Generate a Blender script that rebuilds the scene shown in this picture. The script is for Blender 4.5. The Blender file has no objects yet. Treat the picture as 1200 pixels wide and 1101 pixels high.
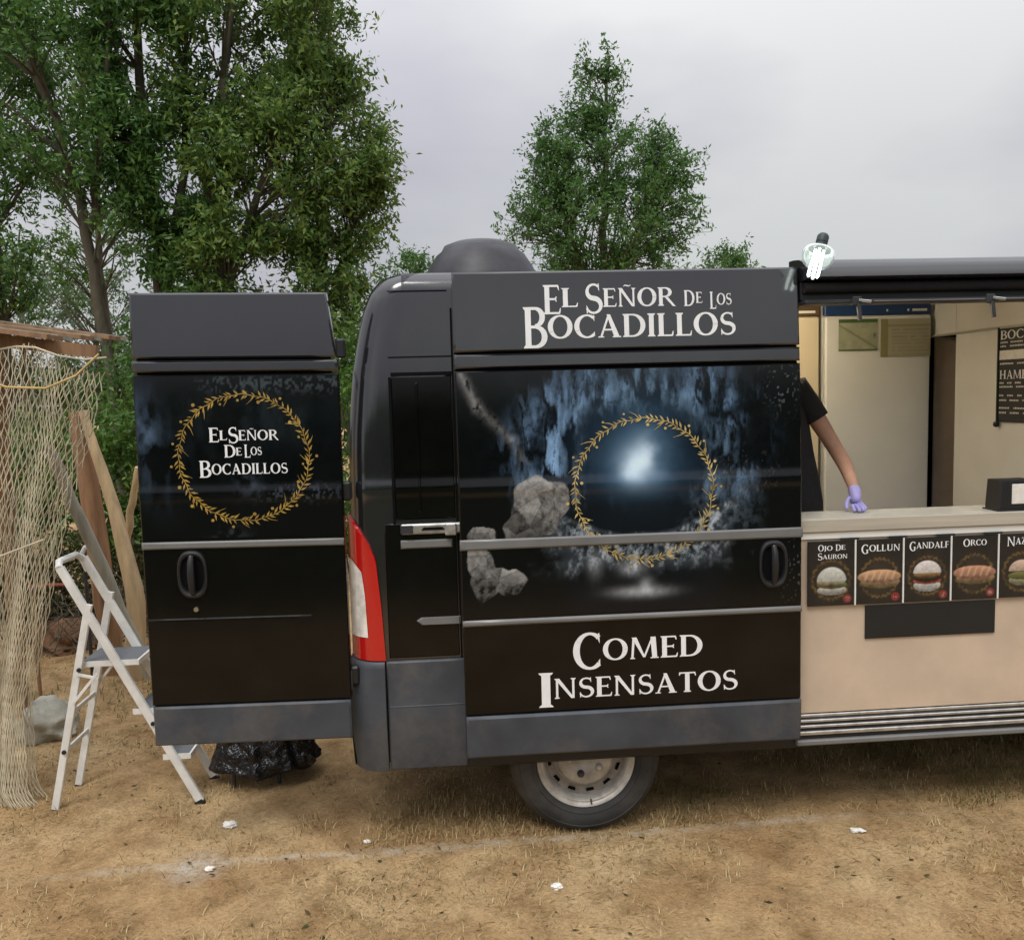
import bpy, math, random
import numpy as np
from mathutils import Matrix, Vector
random.seed(7); np.random.seed(7)
R = math.radians
S = bpy.context.scene
COL = S.collection

# ------------------------------------------------------------------ camera
cam = bpy.data.cameras.new('camera'); camo = bpy.data.objects.new('camera', cam); COL.objects.link(camo)
def cam_matrix(yaw, pitch, roll, loc):
    cy, sy = math.cos(yaw), math.sin(yaw)
    f = np.array([sy*math.cos(pitch), cy*math.cos(pitch), -math.sin(pitch)])
    r0 = np.array([cy, -sy, 0.]); d0 = np.cross(f, r0)
    r = math.cos(roll)*r0 + math.sin(roll)*d0; d = -math.sin(roll)*r0 + math.cos(roll)*d0
    m = Matrix(((r[0], -d[0], -f[0], loc[0]), (r[1], -d[1], -f[1], loc[1]), (r[2], -d[2], -f[2], loc[2]), (0, 0, 0, 1)))
    return m
camo.matrix_world = cam_matrix(R(4.261), R(5.127), R(1.536), (0.474, -3.630, 1.994))
cam.sensor_width = 36; cam.sensor_fit = 'HORIZONTAL'; cam.lens = 30.0
cam.clip_start = 0.05; cam.clip_end = 2000
S.camera = camo

# ------------------------------------------------------------------ sky, sun, exposure
SUN_EL, SUN_AZ = 58, 205            # high, from behind the camera
world = bpy.data.worlds.new('World'); S.world = world; world.use_nodes = True
nt = world.node_tree; nt.nodes.clear()
def wn(t, **k):
    n = nt.nodes.new(t)
    for a, b in k.items(): setattr(n, a, b)
    return n
out = wn('ShaderNodeOutputWorld'); mixs = wn('ShaderNodeMixShader')
bg1 = wn('ShaderNodeBackground'); bg2 = wn('ShaderNodeBackground')
sky = wn('ShaderNodeTexSky', sky_type='NISHITA', sun_disc=False)
sky.sun_elevation = R(SUN_EL); sky.sun_rotation = R(SUN_AZ)
bg1.inputs[1].default_value = 0.08
nt.links.new(sky.outputs[0], bg1.inputs[0])
tc = wn('ShaderNodeTexCoord'); mp = wn('ShaderNodeMapping'); mp.inputs['Scale'].default_value = (1.3, 1.3, 3.2)
mp.inputs['Location'].default_value = (3.1, 0.4, 1.7)
nz = wn('ShaderNodeTexNoise'); nz.inputs['Scale'].default_value = 1.5; nz.inputs['Detail'].default_value = 5; nz.inputs['Roughness'].default_value = .45
rp = wn('ShaderNodeValToRGB')
rp.color_ramp.elements[0].position = .34; rp.color_ramp.elements[0].color = (.385, .382, .432, 1)
rp.color_ramp.elements[1].position = .66; rp.color_ramp.elements[1].color = (.555, .562, .560, 1)
e = rp.color_ramp.elements.new(.5); e.color = (.455, .457, .487, 1)
nt.links.new(tc.outputs['Generated'], mp.inputs[0]); nt.links.new(mp.outputs[0], nz.inputs['Vector'])
nt.links.new(nz.outputs['Fac'], rp.inputs[0])
# overcast luminance: about three to four times brighter at the zenith than near the horizon
sep = wn('ShaderNodeSeparateXYZ'); nt.links.new(tc.outputs['Generated'], sep.inputs[0])
mx0 = wn('ShaderNodeMath', operation='MAXIMUM'); mx0.inputs[1].default_value = 0; nt.links.new(sep.outputs['Z'], mx0.inputs[0])
mx = wn('ShaderNodeMath', operation='POWER'); mx.inputs[1].default_value = 1.8; nt.links.new(mx0.outputs[0], mx.inputs[0])
ml = wn('ShaderNodeMath', operation='MULTIPLY_ADD'); ml.inputs[1].default_value = 2.7; ml.inputs[2].default_value = .98; nt.links.new(mx.outputs[0], ml.inputs[0])
nt.links.new(rp.outputs[0], bg2.inputs[0]); nt.links.new(ml.outputs[0], bg2.inputs[1])
mixs.inputs[0].default_value = .93
nt.links.new(bg1.outputs[0], mixs.inputs[1]); nt.links.new(bg2.outputs[0], mixs.inputs[2]); nt.links.new(mixs.outputs[0], out.inputs[0])

sun = bpy.data.lights.new('sun', 'SUN'); suno = bpy.data.objects.new('sun', sun); COL.objects.link(suno)
sun.energy = 1.5; sun.angle = R(22); sun.color = (1, .965, .91)
az = R(SUN_AZ); el = R(SUN_EL)
sd = Vector((math.sin(az)*math.cos(el), math.cos(az)*math.cos(el), math.sin(el)))   # towards the sun
suno.rotation_euler = sd.to_track_quat('Z', 'Y').to_euler()
S.view_settings.view_transform = 'Standard'; S.view_settings.look = 'None'
S.view_settings.exposure = 0.16; S.view_settings.gamma = 1.0; S.view_settings.use_curve_mapping = False
S.render.engine = 'CYCLES'
S.cycles.max_bounces = 6; S.cycles.diffuse_bounces = 2; S.cycles.glossy_bounces = 3; S.cycles.transparent_max_bounces = 6

# ------------------------------------------------------------------ materials
def lin(c):
    return tuple((v/12.92 if v <= .04045 else ((v+.055)/1.055)**2.4) for v in c)
MATS = {}
def mat(name, col=(.5, .5, .5), rough=.5, metal=0., spec=.5, var=.0, vscale=8., bump=0., bscale=60., coat=0., rvar=0., trans=0., emit=None, island=None, attr=None, ior=None, bdist=.01, stretch=None, alpha=None, dust=0.):
    m = bpy.data.materials.new(name); m.use_nodes = True; MATS[name] = m
    n = m.node_tree.nodes; l = m.node_tree.links; b = n['Principled BSDF']
    b.inputs['Base Color'].default_value = (*col, 1); b.inputs['Roughness'].default_value = rough
    b.inputs['Metallic'].default_value = metal; b.inputs['Specular IOR Level'].default_value = spec
    b.inputs['Coat Weight'].default_value = coat; b.inputs['Coat Roughness'].default_value = .06
    if trans: b.inputs['Transmission Weight'].default_value = trans
    if ior: b.inputs['IOR'].default_value = ior
    if alpha is not None: b.inputs['Alpha'].default_value = alpha
    tcn = n.new('ShaderNodeTexCoord'); src = tcn.outputs['Object']
    if stretch:
        mpn = n.new('ShaderNodeMapping'); mpn.inputs['Scale'].default_value = stretch
        l.new(src, mpn.inputs[0]); src = mpn.outputs[0]
    csrc = None
    if attr:
        a = n.new('ShaderNodeAttribute'); a.attribute_name = attr; csrc = a.outputs['Color']
    if island:
        g = n.new('ShaderNodeNewGeometry'); rr = n.new('ShaderNodeValToRGB')
        while len(rr.color_ramp.elements) < len(island): rr.color_ramp.elements.new(.5)
        for i, c in enumerate(island):
            rr.color_ramp.elements[i].position = i/(len(island)-1); rr.color_ramp.elements[i].color = (*c, 1)
        l.new(g.outputs['Random Per Island'], rr.inputs[0]); csrc = rr.outputs[0]
    if var:
        t = n.new('ShaderNodeTexNoise'); t.inputs['Scale'].default_value = vscale; t.inputs['Detail'].default_value = 6; t.inputs['Roughness'].default_value = .6
        l.new(src, t.inputs['Vector'])
        mr = n.new('ShaderNodeMapRange'); mr.inputs[1].default_value = .3; mr.inputs[2].default_value = .7; mr.inputs[3].default_value = 1-var; mr.inputs[4].default_value = 1+var
        l.new(t.outputs['Fac'], mr.inputs[0])
        mm = n.new('ShaderNodeMix'); mm.data_type = 'RGBA'; mm.blend_type = 'MULTIPLY'; mm.inputs['Factor'].default_value = 1
        if csrc: l.new(csrc, mm.inputs['A'])
        else: mm.inputs['A'].default_value = (*col, 1)
        l.new(mr.outputs[0], mm.inputs['B']); csrc = mm.outputs['Result']
    if dust:
        t = n.new('ShaderNodeTexNoise'); t.inputs['Scale'].default_value = 2.3; t.inputs['Detail'].default_value = 9; t.inputs['Roughness'].default_value = .72
        l.new(src, t.inputs['Vector'])
        mr = n.new('ShaderNodeMapRange'); mr.inputs[1].default_value = .47; mr.inputs[2].default_value = .78; mr.inputs[3].default_value = 0; mr.inputs[4].default_value = dust
        l.new(t.outputs['Fac'], mr.inputs[0])
        mm = n.new('ShaderNodeMix'); mm.data_type = 'RGBA'; l.new(mr.outputs[0], mm.inputs['Factor'])
        if csrc: l.new(csrc, mm.inputs['A'])
        else: mm.inputs['A'].default_value = (*col, 1)
        mm.inputs['B'].default_value = (.30, .24, .17, 1); csrc = mm.outputs['Result']
    if csrc: l.new(csrc, b.inputs['Base Color'])
    if rvar:
        t = n.new('ShaderNodeTexNoise'); t.inputs['Scale'].default_value = 5; t.inputs['Detail'].default_value = 7; t.inputs['Roughness'].default_value = .7
        l.new(src, t.inputs['Vector'])
        mr = n.new('ShaderNodeMapRange'); mr.inputs[1].default_value = .3; mr.inputs[2].default_value = .7; mr.inputs[3].default_value = max(0, rough-rvar); mr.inputs[4].default_value = rough+rvar
        l.new(t.outputs['Fac'], mr.inputs[0]); l.new(mr.outputs[0], b.inputs['Roughness'])
    if bump:
        t = n.new('ShaderNodeTexNoise'); t.inputs['Scale'].default_value = bscale; t.inputs['Detail'].default_value = 4
        l.new(src, t.inputs['Vector'])
        bm_ = n.new('ShaderNodeBump'); bm_.inputs['Strength'].default_value = bump; bm_.inputs['Distance'].default_value = bdist
        l.new(t.outputs['Fac'], bm_.inputs['Height']); l.new(bm_.outputs[0], b.inputs['Normal'])
    if emit:
        b.inputs['Emission Color'].default_value = (*emit[0], 1); b.inputs['Emission Strength'].default_value = emit[1]
    return m

def leafmat(name, cols, tr=.35):
    m = mat(name, cols[0], rough=.45, spec=.35, island=cols)
    n = m.node_tree.nodes; l = m.node_tree.links; b = n['Principled BSDF']
    t = n.new('ShaderNodeBsdfTranslucent'); mxs = n.new('ShaderNodeMixShader'); mxs.inputs[0].default_value = tr
    src = b.inputs['Base Color'].links[0].from_socket
    l.new(src, t.inputs[0]); o = n['Material Output']
    l.new(b.outputs[0], mxs.inputs[1]); l.new(t.outputs[0], mxs.inputs[2]); l.new(mxs.outputs[0], o.inputs[0])
    return m

mat('paint', (.012, .0122, .015), rough=.12, ior=1.88, dust=.02, rvar=.05, bump=.02, bscale=1.6, bdist=.02)
mat('black_paint_shaded', (.003, .003, .003), rough=.12, spec=.32, dust=.012, coat=.0, rvar=.06, bump=.02, bscale=1.8, bdist=.02)  # body paint again, darker and duller: shade put into its colour
mat('print', rough=.15, spec=.42, coat=.0, attr='paint', rvar=.06, bump=.02, bscale=1.8, bdist=.02)
mat('trim_highlight_grey', (.17, .17, .165), rough=.36, rvar=.08, spec=.5, var=.12, vscale=5)  # grey of the trim; also carries the painted highlight of door creases
mat('cladding', (.050, .058, .070), rough=.55, var=.3, vscale=4., dust=.30, bump=.12, bscale=420, bdist=.002, rvar=.08)
mat('black_plastic', (.013, .0135, .015), rough=.45, bump=.1, bscale=300, bdist=.002, rvar=.1)
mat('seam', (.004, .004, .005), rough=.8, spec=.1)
mat('rubber', (.022, .023, .023), rough=.75, dust=.18, var=.45, vscale=9., bump=.3, bscale=120, bdist=.004)
mat('steel', (.46, .44, .40), rough=.5, metal=.25, var=.35, vscale=14, dust=.6, rvar=.12)
mat('dark_steel', (.27, .245, .21), rough=.6, metal=.2, var=.3, vscale=20)
mat('alloy', (.55, .55, .53), rough=.38, metal=.8, var=.25, vscale=20, rvar=.12)
mat('dark_metal', (.05, .05, .055), rough=.5, metal=.4, var=.3)
mat('red_lens', (.50, .012, .010), rough=.15, spec=.6, coat=.6, bump=.35, bscale=26, bdist=.004, stretch=(.05, .05, 6.5))
mat('clear_lens', (.80, .76, .70), rough=.12, spec=.6, coat=.6, var=.3, vscale=16)
mat('letter_white', (.86, .87, .87), rough=.5, var=.06)
mat('gold_print', (.36, .235, .05), rough=.4, var=.5, vscale=14)
mat('pale_gold_print', (.48, .36, .13), rough=.4, var=.5, vscale=14)
mat('beige_panel', (.60, .475, .355), rough=.5, var=.10, vscale=2.6, dust=.25, rvar=.1)
mat('counter_edge', (.47, .425, .345), rough=.45, var=.14, vscale=5, stretch=(.3, 1, 6))
mat('counter_top', (.55, .53, .46), rough=.25, var=.1)
mat('white_laminate', (.80, .79, .74), rough=.4, var=.05, vscale=2)
mat('cream_laminate', (.74, .63, .44), rough=.42, var=.05, vscale=2)
mat('wall_white', (.80, .77, .70), rough=.5, var=.06, vscale=2.5)
mat('taupe_panel', (.62, .50, .38), rough=.6, var=.1)
mat('brown_header', (.10, .06, .03), rough=.4)
mat('blue_header', (.012, .045, .14), rough=.35)
mat('paper_green', (.36, .38, .25), rough=.8, attr='paint')
mat('card_print', rough=.45, attr='paint')
mat('glass', (.02, .025, .03), rough=.05, spec=.6)
mat('glove', (.36, .33, .66), rough=.55, bump=.3, bscale=60, bdist=.003)
mat('skin', (.50, .28, .19), rough=.5, var=.12, vscale=18)
mat('black_cloth', (.012, .012, .014), rough=.9, bump=.4, bscale=14, bdist=.02)
mat('hair', (.02, .014, .01), rough=.6)
mat('white_coat', (.80, .80, .76), rough=.35, var=.12, vscale=12, dust=.35, rvar=.1)
mat('grey_tread', (.13, .14, .15), rough=.7, bump=.6, bscale=90, bdist=.004)
mat('bag', (.004, .0045, .006), rough=.2, ior=1.5, bump=1.0, bscale=15, bdist=.05)
mat('rock', (.36, .35, .29), rough=.9, var=.4, vscale=5, bump=.6, bscale=9, bdist=.03)
mat('cord', (.55, .49, .35), rough=.85, var=.3, vscale=9)
mat('rope', (.55, .40, .16), rough=.85, var=.2)
mat('bark', (.085, .072, .048), rough=.95, var=.45, vscale=9, bump=.8, bscale=26, bdist=.02, stretch=(1, 1, .3))
mat('wood_tan', (.46, .34, .19), rough=.85, var=.35, vscale=7, bump=.5, bscale=22, bdist=.01, stretch=(2, 2, .25))
mat('wood_brown', (.26, .145, .075), rough=.85, var=.4, vscale=8, bump=.5, bscale=22, bdist=.01, stretch=(2, 2, .2))
mat('wood_grey', (.34, .32, .25), rough=.85, var=.3, vscale=8, bump=.4, bscale=22, bdist=.01, stretch=(2, 2, .25))
mat('litter_white', (.78, .75, .68), rough=.8, var=.12, vscale=40)
mat('tube_glow', (.9, .95, .92), rough=.3, emit=((.88, 1., .94), 3.2))
mat('warm_tube', (.9, .85, .7), rough=.3, emit=((1., .84, .60), 90.))
mat('lamp_glass', (.90, .97, .94), rough=.12, trans=.92, ior=1.12, emit=((.86, 1., .93), .22))
mat('lamp_socket', (.03, .045, .045), rough=.5)
mat('chrome', (.7, .7, .7), rough=.2, metal=1.)
mat('green_hose', (.16, .30, .13), rough=.5)
mat('red_wood', (.42, .10, .06), rough=.7)
mat('soil_red', (.17, .090, .045), rough=.95, var=.4, vscale=9, bump=.8, bscale=18, bdist=.03)
leafmat('leaf_dark', [(0.0508, 0.1255, 0.0352), (0.0821, 0.1883, 0.0469), (0.1173, 0.2366, 0.0547), (0.1662, 0.2897, 0.0586)])
leafmat('leaf_olive', [(0.0653, 0.1363, 0.0352), (0.1056, 0.1999, 0.0458), (0.1632, 0.2613, 0.0563), (0.2304, 0.3067, 0.0616)])
leafmat('leaf_mid', [(0.0552, 0.1346, 0.0384), (0.092, 0.1972, 0.0499), (0.1325, 0.2506, 0.0614)])
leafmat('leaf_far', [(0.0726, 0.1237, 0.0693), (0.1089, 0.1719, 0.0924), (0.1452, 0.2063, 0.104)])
leafmat('leaf_bush', [(0.046, 0.1058, 0.0184), (0.0862, 0.1785, 0.0276), (0.1265, 0.2314, 0.0403)])
leafmat('leaf_dry', [(.05, .045, .02), (.09, .075, .03), (.07, .09, .03), (.13, .09, .045)])
leafmat('straw', [(.24, .155, .06), (.42, .30, .13), (.58, .46, .24), (.34, .24, .10), (.17, .11, .045)], tr=.15)
leafmat('grass_green', [(0.1, 0.11, 0.03), (0.2, 0.18, 0.06), (0.33, 0.26, 0.1)], tr=.25)

# ------------------------------------------------------------------ mesh helpers
class MB:
    def __init__(s): s.V = []; s.F = []
    def add(s, V, F):
        o = len(s.V); s.V += [tuple(v) for v in V]; s.F += [tuple(i+o for i in f) for f in F]; return s
    def box(s, x0, x1, y0, y1, z0, z1, c=0.):
        c = min(c, (x1-x0)*.45, (y1-y0)*.45, (z1-z0)*.45)
        if c <= 0:
            V = [(x, y, z) for z in (z0, z1) for y in (y0, y1) for x in (x0, x1)]
            return s.add(V, [(0, 2, 3, 1), (4, 5, 7, 6), (0, 1, 5, 4), (2, 6, 7, 3), (0, 4, 6, 2), (1, 3, 7, 5)])
        lo = (x0, y0, z0); hi = (x1, y1, z1); V = []; idx = {}
        for cx in (0, 1):
            for cy in (0, 1):
                for cz in (0, 1):
                    for ax in range(3):
                        p = []
                        for a, b in enumerate((cx, cy, cz)):
                            q = (hi if b else lo)[a]
                            if a != ax: q += -c if b else c
                            p.append(q)
                        idx[(cx, cy, cz, ax)] = len(V); V.append(p)
        F = []
        for ax in range(3):
            a, b = [k for k in range(3) if k != ax]
            for sd_ in (0, 1):
                f = []
                for u, v in ((0, 0), (1, 0), (1, 1), (0, 1)):
                    k = [0, 0, 0]; k[ax] = sd_; k[a] = u; k[b] = v; f.append(idx[(*k, ax)])
                F.append(f)
            # edges parallel to ax
            for u in (0, 1):
                for v in (0, 1):
                    k0 = [0, 0, 0]; k0[a] = u; k0[b] = v; k1 = list(k0); k1[ax] = 1
                    F.append([idx[(*k0, a)], idx[(*k1, a)], idx[(*k1, b)], idx[(*k0, b)]])
        for cx in (0, 1):
            for cy in (0, 1):
                for cz in (0, 1): F.append([idx[(cx, cy, cz, k)] for k in range(3)])
        return s.add(V, F)
    def tube(s, P, r, n=8, cap=True, closed=False):
        P = [Vector(p) for p in P]; m = len(P)
        if not hasattr(r, '__len__'): r = [r]*m
        V = []; F = []; up = None
        for i in range(m):
            if closed: t = P[(i+1) % m]-P[i-1]
            else: t = P[min(i+1, m-1)]-P[max(i-1, 0)]
            if t.length < 1e-9: t = Vector((0, 0, 1))
            t.normalize()
            if up is None:
                up = Vector((0, 0, 1)) if abs(t.z) < .9 else Vector((1, 0, 0))
            u = up - t*up.dot(t); u.normalize(); up = u; w = t.cross(u)
            for k in range(n):
                a = 2*math.pi*(k+.5)/n; V.append(P[i] + (u*math.cos(a)+w*math.sin(a))*r[i])
        for i in range(m if closed else m-1):
            j = (i+1) % m
            for k in range(n): F.append((i*n+k, i*n+(k+1) % n, j*n+(k+1) % n, j*n+k))
        if cap and not closed: F.append(tuple(range(n))[::-1]); F.append(tuple((m-1)*n+k for k in range(n)))
        return s.add(V, F)
    def bar(s, a, b, w, h, c=.15, up=(0, 0, 1)):
        # rectangular bar from a to b, w across, h along 'up'
        a = Vector(a); b = Vector(b); t = (b-a).normalized(); u = Vector(up); u = (u-t*u.dot(t)).normalized(); v = t.cross(u)
        k = min(w, h)*c; pr = [(-w/2+k, -h/2), (w/2-k, -h/2), (w/2, -h/2+k), (w/2, h/2-k), (w/2-k, h/2), (-w/2+k, h/2), (-w/2, h/2-k), (-w/2, -h/2+k)]
        V = [p+v*x+u*y for p in (a, b) for x, y in pr]
        F = [(i, (i+1) % 8, 8+(i+1) % 8, 8+i) for i in range(8)]+[tuple(range(8))[::-1], tuple(range(8, 16))]
        return s.add(V, F)
    def lathe(s, prof, cen, axis='y', n=48, a0=0., a1=2*math.pi):
        # prof: list of (radius, along axis)
        V = []; F = []; full = abs(a1-a0-2*math.pi) < 1e-6; k = n if full else n+1
        for i in range(k):
            a = a0+(a1-a0)*i/n; ca, sa = math.cos(a), math.sin(a)
            for r_, h in prof:
                if axis == 'y': V.append((cen[0]+r_*ca, cen[1]+h, cen[2]+r_*sa))
                elif axis == 'z': V.append((cen[0]+r_*ca, cen[1]+r_*sa, cen[2]+h))
                else: V.append((cen[0]+h, cen[1]+r_*ca, cen[2]+r_*sa))
        m = len(prof)
        for i in range(n):
            j = (i+1) % k
            for q in range(m-1): F.append((i*m+q, j*m+q, j*m+q+1, i*m+q+1))
        return s.add(V, F)
    def prism(s, poly, y0, y1, f=None, ch=0.):
        # polygon in x,z extruded along y (y0 is the front); f maps (x, y, z)
        f = f or (lambda x, y, z: (x, y, z)); n = len(poly)
        cx = sum(p[0] for p in poly)/n; cz = sum(p[1] for p in poly)/n
        rings = [(1., y1), (1., y0+ch)] + ([(None, y0)] if ch else [])
        V = []
        for sc, y in rings:
            for x, z in poly:
                if sc is None:
                    d = math.hypot(x-cx, z-cz); q = max(0, 1-ch/max(d, 1e-6)); V.append(f(cx+(x-cx)*q, y, cz+(z-cz)*q))
                else: V.append(f(x, y, z))
        F = []; m = len(rings)
        for i in range(m-1):
            for k in range(n): F.append((i*n+k, i*n+(k+1) % n, (i+1)*n+(k+1) % n, (i+1)*n+k))
        F.append(tuple(range(n))); F.append(tuple((m-1)*n+k for k in range(n))[::-1])
        return s.add(V, F)
    def grid(s, G, skip=None, wrap=False):
        # G[i][j] points
        ni, nj = len(G), len(G[0]); V = [p for row in G for p in row]; F = []
        for i in range(ni-1):
            for j in range(nj-1):
                if skip and skip(i, j): continue
                F.append((i*nj+j, i*nj+j+1, (i+1)*nj+j+1, (i+1)*nj+j))
        return s.add(V, F)
    def build(s, name, m, parent=None, smooth=35, **tagk):
        return mk(name, s.V, s.F, m, parent, smooth, **tagk)

LOC = {}
def tag(o, label=None, cat=None, group=None, kind=None):
    if label: o['label'] = label
    if cat: o['category'] = cat
    if group: o['group'] = group
    if kind: o['kind'] = kind
    return o
def link(name, me, m, parent=None, **tagk):
    o = bpy.data.objects.new(name, me); COL.objects.link(o)
    if m is not None and not me.materials: me.materials.append(MATS[m] if isinstance(m, str) else m)
    if parent is not None:
        o.parent = parent
        if parent.type == 'EMPTY': o.matrix_parent_inverse = Matrix.Translation(-parent.location)
    return tag(o, **tagk)
def mk(name, V, F, m, parent=None, smooth=35, **tagk):
    me = bpy.data.meshes.new(name); me.from_pydata([tuple(v) for v in V], [], [tuple(f) for f in F]); me.validate(); me.update()
    if smooth:
        me.polygons.foreach_set('use_smooth', [True]*len(me.polygons))
        if smooth < 180: me.set_sharp_from_angle(angle=R(smooth))
    return link(name, me, m, parent, **tagk)
def mknp(name, V, quads, m, parent=None, smooth=False, **tagk):
    me = bpy.data.meshes.new(name); V = np.asarray(V, np.float32); Q = np.asarray(quads, np.int32); k = Q.shape[1]
    me.vertices.add(len(V)); me.vertices.foreach_set('co', V.ravel())
    me.loops.add(Q.size); me.loops.foreach_set('vertex_index', Q.ravel())
    me.polygons.add(len(Q)); me.polygons.foreach_set('loop_start', np.arange(0, Q.size, k, dtype=np.int32))
    me.polygons.foreach_set('loop_total', np.full(len(Q), k, np.int32))
    if smooth: me.polygons.foreach_set('use_smooth', np.ones(len(Q), bool))
    me.update(calc_edges=True); me.validate()
    return link(name, me, m, parent, **tagk)
def thing(name, loc, label, cat, group=None):
    o = bpy.data.objects.new(name, None); COL.objects.link(o); o.location = loc; o.empty_display_size = .1
    bpy.context.view_layer.update()
    return tag(o, label, cat, group)

# value noise in numpy
_lat = np.random.RandomState(3).rand(256, 256)
def vnoise(x, y, seed=0):
    x = np.asarray(x)+seed*17.31; y = np.asarray(y)+seed*9.77
    xi = np.floor(x).astype(int); yi = np.floor(y).astype(int); fx = x-xi; fy = y-yi
    fx = fx*fx*(3-2*fx); fy = fy*fy*(3-2*fy)
    g = lambda a, b: _lat[a & 255, b & 255]
    return (g(xi, yi)*(1-fx)+g(xi+1, yi)*fx)*(1-fy)+(g(xi, yi+1)*(1-fx)+g(xi+1, yi+1)*fx)*fy
def fbm(x, y, o=5, seed=0, gain=.5):
    v = 0; a = .5; t = 0
    for k in range(o):
        v = v+a*vnoise(x*2**k, y*2**k, seed+k); t += a; a *= gain
    return v/t
def sstep(a, b, x):
    t = np.clip((x-a)/(b-a), 0, 1); return t*t*(3-2*t)

# ------------------------------------------------------------------ ground
def spread(lo, hi, step, far):
    a = list(np.arange(lo, hi+1e-6, step)); d = step; x = hi
    while x < far: d *= 1.35; x += d; a.append(x)
    d = step; x = lo; b = []
    while x > -far: d *= 1.35; x -= d; b.append(x)
    return np.array(b[::-1]+a)
gx = spread(-4, 5, .05, 400); gy = spread(-2.5, 5, .05, 400)
GX, GY = np.meshgrid(gx, gy, indexing='ij')
def ground_z(x, y):
    n = fbm(x*1.1, y*1.1, 4, 21)-.5; n2 = fbm(x*7, y*7, 3, 31)-.5
    w = np.exp(-((x-1.05)**2+(y-.1)**2)/.5)
    return (n*.05+n2*.022)*(1-.8*w)-.004
GZ = ground_z(GX, GY)
ni, nj = GX.shape
idx = np.arange(ni*nj).reshape(ni, nj)
Q = np.stack([idx[:-1, :-1], idx[1:, :-1], idx[1:, 1:], idx[:-1, 1:]], -1).reshape(-1, 4)
mg = bpy.data.materials.new('ground_dirt'); mg.use_nodes = True; MATS['ground_dirt'] = mg
def build_ground_mat(m):
    n = m.node_tree.nodes; l = m.node_tree.links; b = n['Principled BSDF']
    b.inputs['Roughness'].default_value = .95; b.inputs['Specular IOR Level'].default_value = .15
    geo = n.new('ShaderNodeNewGeometry')
    def noise(sc, det=5, ro=.6, vec=None):
        t = n.new('ShaderNodeTexNoise'); t.inputs['Scale'].default_value = sc; t.inputs['Detail'].default_value = det; t.inputs['Roughness'].default_value = ro
        l.new(vec or geo.outputs['Position'], t.inputs['Vector']); return t.outputs['Fac']
    def ramp(src, *st):
        r_ = n.new('ShaderNodeValToRGB')
        while len(r_.color_ramp.elements) < len(st): r_.color_ramp.elements.new(.5)
        for i, (p, c) in enumerate(st):
            r_.color_ramp.elements[i].position = p; r_.color_ramp.elements[i].color = (*c, 1)
        l.new(src, r_.inputs[0]); return r_.outputs[0]
    def math_(op, a, b_=None, c_=None):
        t = n.new('ShaderNodeMath'); t.operation = op
        for i, v in enumerate((a, b_, c_)):
            if v is None: continue
            if isinstance(v, (int, float)): t.inputs[i].default_value = v
            else: l.new(v, t.inputs[i])
        return t.outputs[0]
    def mix(f, a, b_, bt='MIX'):
        t = n.new('ShaderNodeMix'); t.data_type = 'RGBA'; t.blend_type = bt
        for k, v in (('Factor', f), ('A', a), ('B', b_)):
            if isinstance(v, (int, float)): t.inputs[k].default_value = v
            elif isinstance(v, tuple): t.inputs[k].default_value = (*v, 1)
            else: l.new(v, t.inputs[k])
        return t.outputs['Result']
    big = noise(1.3, 4); mid = noise(6, 6, .65); fine = noise(60, 5, .7); vfine = noise(210, 3, .7)
    c = ramp(big, (.32, (.36, .225, .105)), (.5, (.45, .30, .150)), (.68, (.52, .37, .198)))
    c = mix(.9, c, ramp(mid, (.3, (.58, .54, .47)), (.5, (1., 1., 1.)), (.72, (1.25, 1.25, 1.24))), 'MULTIPLY')
    c = mix(.8, c, ramp(noise(2.7, 7, .62), (.36, (.80, .76, .70)), (.47, (.97, .96, .95)), (.62, (1.10, 1.11, 1.12))), 'MULTIPLY')
    c = mix(.55, c, ramp(fine, (.3, (.52, .48, .42)), (.5, (1., 1., 1.)), (.7, (1.4, 1.4, 1.38))), 'MULTIPLY')
    c = mix(.35, c, ramp(vfine, (.3, (.6, .58, .54)), (.5, (1., 1., 1.)), (.7, (1.35, 1.35, 1.35))), 'MULTIPLY')
    # worn chalk line along the van and a patch of spilt white powder
    sp = n.new('ShaderNodeSeparateXYZ'); l.new(geo.outputs['Position'], sp.inputs[0]); X = sp.outputs[0]; Y = sp.outputs[1]
    d = math_('ABSOLUTE', math_('SUBTRACT', math_('ADD', Y, math_('MULTIPLY_ADD', noise(3.2, 2), .09, -.045)), math_('MULTIPLY_ADD', X, .018, .008)))
    lm = n.new('ShaderNodeMapRange'); lm.inputs[1].default_value = .045; lm.inputs[2].default_value = .008; l.new(d, lm.inputs[0])
    ex = n.new('ShaderNodeMapRange'); ex.inputs[1].default_value = -1.5; ex.inputs[2].default_value = -.9; l.new(X, ex.inputs[0])
    ex2 = n.new('ShaderNodeMapRange'); ex2.inputs[1].default_value = 2.9; ex2.inputs[2].default_value = 2.0; l.new(X, ex2.inputs[0])
    br = n.new('ShaderNodeMapRange'); br.inputs[1].default_value = .42; br.inputs[2].default_value = .62; l.new(noise(9, 5, .7), br.inputs[0])
    f = math_('MULTIPLY', math_('MULTIPLY', lm.outputs[0], math_('MULTIPLY', ex.outputs[0], ex2.outputs[0])), math_('MULTIPLY_ADD', br.outputs[0], .55, .12))
    c = mix(f, c, (.60, .52, .40))
    dx = math_('SUBTRACT', X, -.667); dy = math_('SUBTRACT', Y, -.02)
    dd = math_('SQRT', math_('ADD', math_('MULTIPLY', dx, dx), math_('MULTIPLY', dy, dy)))
    pm = n.new('ShaderNodeMapRange'); pm.inputs[1].default_value = .17; pm.inputs[2].default_value = .03; l.new(dd, pm.inputs[0])
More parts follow.
